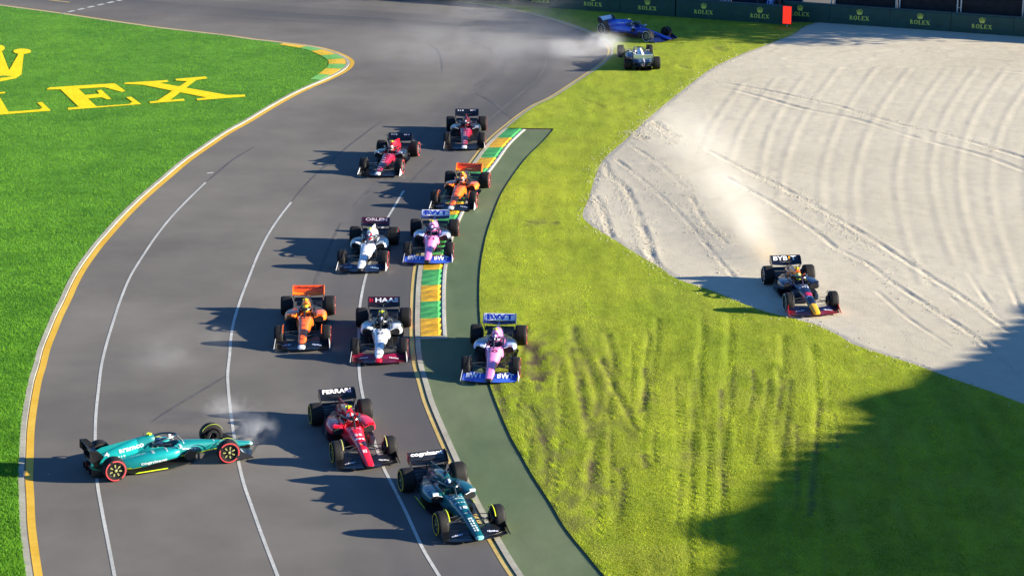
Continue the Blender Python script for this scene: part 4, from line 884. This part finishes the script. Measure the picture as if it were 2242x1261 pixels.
def barrier(a, b, cols, ext0, ext1, label):
    t = (b-a)/np.linalg.norm(b-a); nrm = np.array([t[1], -t[0]]); rz = math.atan2(t[1], t[0])
    cs = [np.dot(col_hit(u, a, b)-a, t) for u in cols]; gap = np.mean(np.diff(cs))
    while cs[0]-gap > -ext0: cs.insert(0, cs[0]-gap)
    while cs[-1]+gap < np.linalg.norm(b-a)+ext1: cs.append(cs[-1]+gap)
    o = empty('advertising_barrier', (a[0], a[1], 0), rz); tag(o, label, 'barrier', 'green barriers behind the corner')
    for c in cs:
        pn = MB(); w = gap-.02
        pr = [(-.0, .03), (-.015, .4), (-.012, 1.08), (.03, 1.18), (.25, 1.18), (.30, 1.05), (.30, .03)]
        pn.prism([(p[0], p[1]) for p in pr], 0, c-w/2, c+w/2); po = pn.build('barrier_panel', [M_BAR], o)
        decal(WORD, M_LET, po, (c-.62, -.02, .36), (1.24, 0, 0), (0, 0, .25), None, None, .012)
        decal(CROWN, M_LET, po, (c, -.02, .70), (.36, 0, 0), (0, 0, .30), None, None, .012, name='crown_emblem')
        MB().box((c, .13, 1.20), (w, .30, .03)).build('top_strip', [M_BTOP], po)
    return o
barrier(BLa, BLb, [1184, 1298, 1417, 1540, 1663], 14, -2.0, 'long green barrier with yellow crowns on the grass behind the blue car')
barrier(BRa, BRb, [1881, 2014, 2150], 0.6, 12, 'long green barrier with yellow crowns along the top of the gravel')
def screen_fence(a, b, d0, d1, back, h, cols, m, label, pair=True):
    t = (b-a)/np.linalg.norm(b-a); nrm = np.array([-t[1], t[0]]); base = a+nrm*back
    o = empty('screen_fence', (base[0], base[1], 0), math.atan2(t[1], t[0])); tag(o, label, 'fence')
    ss = [np.dot(col_hit(u, a, b)-a, t) for u in cols]; gap = np.mean(np.diff(ss))
    while ss[0]-gap > d0: ss.insert(0, ss[0]-gap)
    while ss[-1]+gap < d1: ss.append(ss[-1]+gap)
    for i, x in enumerate(ss):
        for dx in ((-.11, .11) if pair else (0,)): MB().tube([(x+dx, -.12, -.05), (x+dx, -.12, h+.3)], .05, 8).build('post', M_POST, o, True)
        if pair:
            for zz in (.5, 1.4, 2.3): MB().box((x, -.12, zz), (.18, .03, .03)).build('post_brace', M_POST, o)
        if i+1 < len(ss): MB().box(((x+ss[i+1])/2, .05, h/2), (gap-.05, .03, h-.06)).build('screen_panel', [m], o)
    return o
screen_fence(BRa, BRb, 0, 26, .9, 2.7, [1815, 1957, 2092, 2236], M_SCREEN, 'dark screen fence on paired white posts behind the gravel barrier')
screen_fence(BLa, BLb, -12, 17, 2.6, 2.3, [1420, 1569, 1732], M_SCREENB, 'dark blue screen fence behind the barrier on the grass', pair=False)
# red marshalling light panel at the barrier's end
rp = G2((1721, 60)); rz_ = math.atan2((BLb-BLa)[1], (BLb-BLa)[0])
lp = empty('light_panel', (rp[0], rp[1]-.25, 0), rz_); tag(lp, 'bright red upright light panel at the end of the green barrier', 'light panel')
MB().box((0, .09, .78), (.60, .10, 1.16)).build('panel_case', [mat('panel_case', (.02, .02, .02), .6)], lp)
MB().box((0, .035, .78), (.53, .02, 1.08)).build('lit_face', [mat('lit_red_face', (.95, .03, .012), .5, emit=.33)], lp)
MB().tube([(0, .10, 0), (0, .10, .3)], .03, 8).build('stand', M_POST, lp)

# people standing behind the barrier (only their lower halves reach into the picture)
def person_mesh():
    J = {'pel': (0, 0, .95, .15), 'waist': (0, 0, 1.12, .13), 'chest': (0, 0, 1.35, .16), 'neck': (0, 0, 1.52, .06), 'head': (.02, 0, 1.64, .095), 'top': (.02, 0, 1.72, .07)}
    E_ = [('pel', 'waist'), ('waist', 'chest'), ('chest', 'neck'), ('neck', 'head'), ('head', 'top')]
    for s, t in ((1, 'l'), (-1, 'r')):
        J.update({'sh'+t: (0, s*.19, 1.42, .065), 'el'+t: (-.03, s*.25, 1.14, .048), 'wr'+t: (.08, s*.25, .90, .034), 'ha'+t: (.10, s*.25, .80, .036), 'hip'+t: (0, s*.10, .90, .10), 'kn'+t: (.02, s*.11, .50, .065), 'an'+t: (0, s*.11, .09, .045), 'fo'+t: (.16, s*.12, .045, .04)})
        E_ += [('chest', 'sh'+t), ('sh'+t, 'el'+t), ('el'+t, 'wr'+t), ('wr'+t, 'ha'+t), ('pel', 'hip'+t), ('hip'+t, 'kn'+t), ('kn'+t, 'an'+t), ('an'+t, 'fo'+t)]
    ks = list(J); me = bpy.data.meshes.new('person'); me.from_pydata([J[k][:3] for k in ks], [(ks.index(a), ks.index(b)) for a, b in E_], [])
    ob = bpy.data.objects.new('t', me); COL.objects.link(ob); ob.modifiers.new('s', 'SKIN')
    for i, k in enumerate(ks): me.skin_vertices[0].data[i].radius = (J[k][3], J[k][3]); me.skin_vertices[0].data[i].use_root = (k == 'pel')
    ob.modifiers.new('d', 'SUBSURF').levels = 1; bpy.context.view_layer.update()
    out = bpy.data.meshes.new_from_object(ob.evaluated_get(bpy.context.evaluated_depsgraph_get())); bpy.data.objects.remove(ob); return out
PM = person_mesh(); PM.materials.clear()
SKIN = mat('skin', (.45, .27, .19), .6)
tL = (BLb-BLa)/np.linalg.norm(BLb-BLa); nL = np.array([-tL[1], tL[0]])
for u, back, shirt, trous, lab in ((1672, 1.5, '#8fa6e0', '#20263c', 'person in a pale blue shirt standing behind the green barrier'), (1648, 1.7, '#1c2030', '#14182a', 'person in black standing behind the green barrier'), (1690, 1.4, '#101422', '#1a2238', 'person in a dark jacket standing beside the pale blue shirt'), (1567, 1.6, '#b8b4c4', '#2a2e44', 'person in a grey shirt standing behind the green barrier')):
    h = col_hit(u, BLa, BLb)+nL*back; me = PM.copy()
    for m in (paint(shirt, .8), paint(trous, .8), SKIN): me.materials.append(m)
    for p in me.polygons: p.material_index = 2 if p.center.z > 1.5 or (p.center.z < .9 and abs(p.center.y) > .2) else 0 if p.center.z > .95 else 1; p.use_smooth = True
    o = obj('person', me); o.location = (h[0], h[1], 0); o.rotation_euler = (0, 0, -math.pi/2+random.uniform(-.4, .4)); tag(o, lab, 'person')

# ------------------------------------------------------------------ trees and the stand whose shadows reach into the picture
M_BARK = mat('bark', (.10, .075, .05), .9, noise=.3, bump=.5, bscale=12)
def leaf_mat():
    m = bpy.data.materials.new('leaves'); m.use_nodes = True; N = m.node_tree.nodes; L = m.node_tree.links; b = N['Principled BSDF']
    tc = N.new('ShaderNodeTexCoord'); nz = N.new('ShaderNodeTexNoise'); nz.inputs['Scale'].default_value = 1.2; L.new(tc.outputs['Object'], nz.inputs[0])
    cr = N.new('ShaderNodeValToRGB'); cr.color_ramp.elements[0].color = (.03, .06, .012, 1); cr.color_ramp.elements[1].color = (.09, .12, .03, 1); L.new(nz.outputs[0], cr.inputs[0]); L.new(cr.outputs[0], b.inputs['Base Color']); b.inputs['Roughness'].default_value = .7; return m
M_LEAF = leaf_mat()
def tree(x, y, h, cb, rad, label, seed):
    rg = np.random.default_rng(seed); o = empty('tree', (x, y, -.08)); tag(o, label, 'tree', 'trees beyond the barriers')
    tr = MB(); top = h*.8; tr.tube([(0, 0, 0), (.1, .05, cb*.6), (.0, .1, cb), (.15, 0, top)], [.28, .22, .18, .05], 9)
    tips = []
    for k in range(11):
        a = k*2.4+rg.uniform(-.3, .3); z0 = cb*.85+(top-cb*.85)*k/11; rr = rad*rg.uniform(.55, .95)*(1-.35*k/11); tip = (math.cos(a)*rr, math.sin(a)*rr, min(h-.4, z0+rg.uniform(.6, 1.8)))
        tr.tube([(.05, .05, z0), (tip[0]*.5, tip[1]*.5, z0+.5), tip], [.09, .06, .02], 6); tips.append(tip)
    tr.build('trunk', M_BARK, o, True)
    pts = []
    for tip in tips+[(0, 0, h-.8), (.5, .4, h-1.3)]:
        for q in range(5):
            c = np.array(tip)+rg.normal(0, .55, 3); n = 150; pts.append(c+rg.normal(0, 1, (n, 3))*np.array([.55, .55, .38]))
    C = np.vstack(pts); C = C[C[:, 2] > cb*.8]; n = len(C); V = np.zeros((n, 4, 3)); d1 = rg.normal(0, 1, (n, 3)); d1 /= np.linalg.norm(d1, axis=1, keepdims=True); d2 = np.cross(d1, rg.normal(0, 1, (n, 3))); d2 /= np.linalg.norm(d2, axis=1, keepdims=True)
    s1, s2 = rg.uniform(.10, .18, (n, 1)), rg.uniform(.05, .09, (n, 1)); V[:, 0] = C-d1*s1; V[:, 1] = C+d2*s2; V[:, 2] = C+d1*s1; V[:, 3] = C-d2*s2
    obj('crown', new_mesh('crown', V.reshape(-1, 3), [(4*i, 4*i+1, 4*i+2, 4*i+3) for i in range(n)], [M_LEAF]), o)
tree(36.5, 138.4, 9.5, 4.3, 3.2, 'tall tree standing behind the dark screen fence', 1)
tree(40.5, 140.8, 10.5, 5.0, 3.4, 'tallest tree standing behind the dark screen fence', 2)
tree(31.5, 144.8, 8.0, 3.8, 2.8, 'smaller tree close behind the dark screen fence', 3)
tree(19.0, 153.0, 8.5, 3.5, 3.0, 'tree standing behind the dark blue screen fence', 4)
tree(12.0, 155.5, 8.0, 3.5, 3.0, 'spreading tree farthest behind the dark blue screen fence', 5)

# stepped spectator stand to the right of the corner: its tiers fall away from the camera
edge = [(1480,1340),(1560,1255),(1640,1150),(1720,1068),(1795,1005),(1900,938),(2029,850),(2130,790),(2242,727),(2500,575),(2700,460)]
XS = 44.0; te = math.tan(SUN_EL)
prof = []
for p in edge:
    g = G2(p); d = (XS-g[0]); prof.append((g[1]+d*math.tan(SUN_AZ), d/math.cos(SUN_AZ)*te))
prof = np.array(prof)
stand = empty('grandstand', (XS, prof[0, 0], 0)); tag(stand, 'stepped steel spectator stand beside the gravel trap', 'grandstand')
M_ST = mat('stand_steel', (.30, .31, .33), .6, noise=.2, nscale=1); M_SEAT = mat('stand_seat', (.05, .10, .25), .6, noise=.2)
yy_ = np.arange(prof[0, 0]-9, prof[-1, 0]+9, .85); k_ = 0
for q in yy_:
    hh = np.interp(q+.42, prof[:, 0], prof[:, 1]) if q < prof[-1, 0] else prof[-1, 1]-(q-prof[-1, 0])*.75
    hh += .22+.10*math.sin(k_*.33); k_ += 1
    if hh < .6: break
    tb = MB(); tb.box((5, q+.42-prof[0, 0], hh/2-.04), (10, .84, hh)); to = tb.build('tier', [M_ST], stand)
    MB().box((5, q+.42-prof[0, 0], hh+.02), (9.6, .35, .10)).build('bench', [M_SEAT], to)

# unseen side panel, added so the stand's shadow edge loses its stepped teeth
py = np.linspace(prof[0, 0]-9, prof[-1, 0], 60); ph = np.interp(py, prof[:, 0], prof[:, 1])+.12+.30*np.sin(py*.55)+.16*np.sin(py*1.7+1)
ph[py < prof[0, 0]] = ph[np.argmin(np.abs(py-prof[0, 0]))]
MB().prism([(y-prof[0, 0], 0) for y in (py[0], py[-1])][:1]+[(y-prof[0, 0], z) for y, z in zip(py, ph)]+[(py[-1]-prof[0, 0], 0)], 0, -.10, -.02).build('shadow_edge_panel', [M_ST], stand)

# ------------------------------------------------------------------ tyre smoke and gravel dust: real volumes
def smoke(name, c, r, rz, dens, col, label, nscale=1.0, thr=.42, seed=0, fall=1.0, aniso=.2, tilt=0):
    m = bpy.data.materials.new(name+'_volume'); m.use_nodes = True; N = m.node_tree.nodes; L = m.node_tree.links; N.remove(N['Principled BSDF'])
    pv = N.new('ShaderNodeVolumePrincipled'); pv.inputs['Color'].default_value = (*col, 1); pv.inputs['Anisotropy'].default_value = aniso
    tc = N.new('ShaderNodeTexCoord'); ln = N.new('ShaderNodeVectorMath'); ln.operation = 'LENGTH'; L.new(tc.outputs['Object'], ln.inputs[0])
    fo = N.new('ShaderNodeMapRange'); fo.interpolation_type = 'SMOOTHSTEP'; fo.inputs[1].default_value = 1.0; fo.inputs[2].default_value = 1-fall; fo.inputs[3].default_value = 0; fo.inputs[4].default_value = 1; L.new(ln.outputs['Value'], fo.inputs[0])
    mp = N.new('ShaderNodeMapping'); mp.inputs['Scale'].default_value = (r[0], r[1], r[2]*1.3); mp.inputs['Location'].default_value = (seed*3.7, seed*1.3, 0); L.new(tc.outputs['Object'], mp.inputs[0])
    nz = N.new('ShaderNodeTexNoise'); nz.inputs['Scale'].default_value = nscale; nz.inputs['Detail'].default_value = 4; nz.inputs['Roughness'].default_value = .6; nz.inputs['Distortion'].default_value = .6; L.new(mp.outputs[0], nz.inputs[0])
    nr = N.new('ShaderNodeMapRange'); nr.inputs[1].default_value = thr; nr.inputs[2].default_value = thr+.25; nr.inputs[3].default_value = 0; nr.inputs[4].default_value = 1; L.new(nz.outputs[0], nr.inputs[0])
    mu = N.new('ShaderNodeMath'); mu.operation = 'MULTIPLY'; L.new(fo.outputs[0], mu.inputs[0]); L.new(nr.outputs[0], mu.inputs[1])
    m2 = N.new('ShaderNodeMath'); m2.operation = 'MULTIPLY'; m2.inputs[1].default_value = dens; L.new(mu.outputs[0], m2.inputs[0]); L.new(m2.outputs[0], pv.inputs['Density']); L.new(pv.outputs[0], N['Material Output'].inputs['Volume'])
    mb = MB(); n = 20; mb.loft([[Vector((math.sin(a)*math.cos(t), math.sin(a)*math.sin(t), math.cos(a))) for t in np.linspace(0, 2*math.pi, n, endpoint=False)] for a in np.linspace(.02, math.pi-.02, 11)])
    o = mb.build(name, [m]); o.location = c; o.scale = r; o.rotation_euler = (0, tilt, rz); tag(o, label, 'smoke', kind='stuff'); return o
W_ = (.93, .93, .95)
g = G(1060, 125); smoke('tyre_smoke', (g[0], g[1], .9), (10, 11.5, 1.5), 0, .055, W_, 'thin white tyre smoke drifting over the far track', .3, .34, 1)
g = G(1265, 122); smoke('tyre_smoke', (g[0], g[1]-.6, .55), (3.8, 2.4, .85), R(-12), .34, W_, 'dense white tyre smoke behind the two cars on the grass', .55, .34, 2)
g = G(1322, 108); smoke('tyre_smoke', (g[0], g[1], .45), (1.6, 1.9, .7), R(-12), .8, W_, 'white smoke billowing between the blue and white cars', .9, .34, 9)
g = G(1100, 40); smoke('tyre_smoke', (g[0], g[1]-1, .9), (8, 4, 1.4), 0, .06, W_, 'thin tyre smoke in front of the green barrier', .4, .34, 3)
g = G(565, 968); smoke('tyre_smoke', (g[0]-.1, g[1]+.1, .45), (.95, 1.1, .6), R(30), 1.1, W_, 'wisp of blue white smoke at the spun car nose', 1.6, .44, 4)
g = G(505, 915); smoke('tyre_smoke', (g[0], g[1], .40), (1.1, 1.5, .5), R(60), .6, W_, 'wisp of smoke above the spun car front wheel', 1.2, .42, 5)
g = G(400, 790); smoke('tyre_smoke', (g[0], g[1], .5), (2.2, 3.6, .7), R(-15), .12, W_, 'faint smoke hanging over the empty track', .7, .40, 6)
a, b = G(1690, 588), G(1490, 290); d = (b-a)[:2]; ang = math.atan2(d[1], d[0]); Ld = np.linalg.norm(d)
for f0, f1, wd_, ht_, dn_, sd_ in ((-.01, .34, 1.1, .75, .26, 7), (.08, .66, 2.0, 1.1, .17, 17), (.34, 1.15, 2.9, 1.3, .11, 27)):
    m_ = a[:2]+d*(f0+f1)/2; smoke('dust_cloud', (m_[0], m_[1], .45*ht_+.1), (Ld*(f1-f0)/2, wd_, ht_), ang, dn_, (.95, .92, .86), 'pale dust plume trailing behind the navy car', .9, .30, sd_, fall=.9)['group'] = 'dust behind the navy car'
smoke('dust_cloud', (a[0]+d[0]*.06, a[1]+d[1]*.06, .42), (Ld*.09, .6, .55), ang, .7, (.74, .58, .40), 'brown dust thrown up by the navy car rear wheels', 1.5, .33, 8)
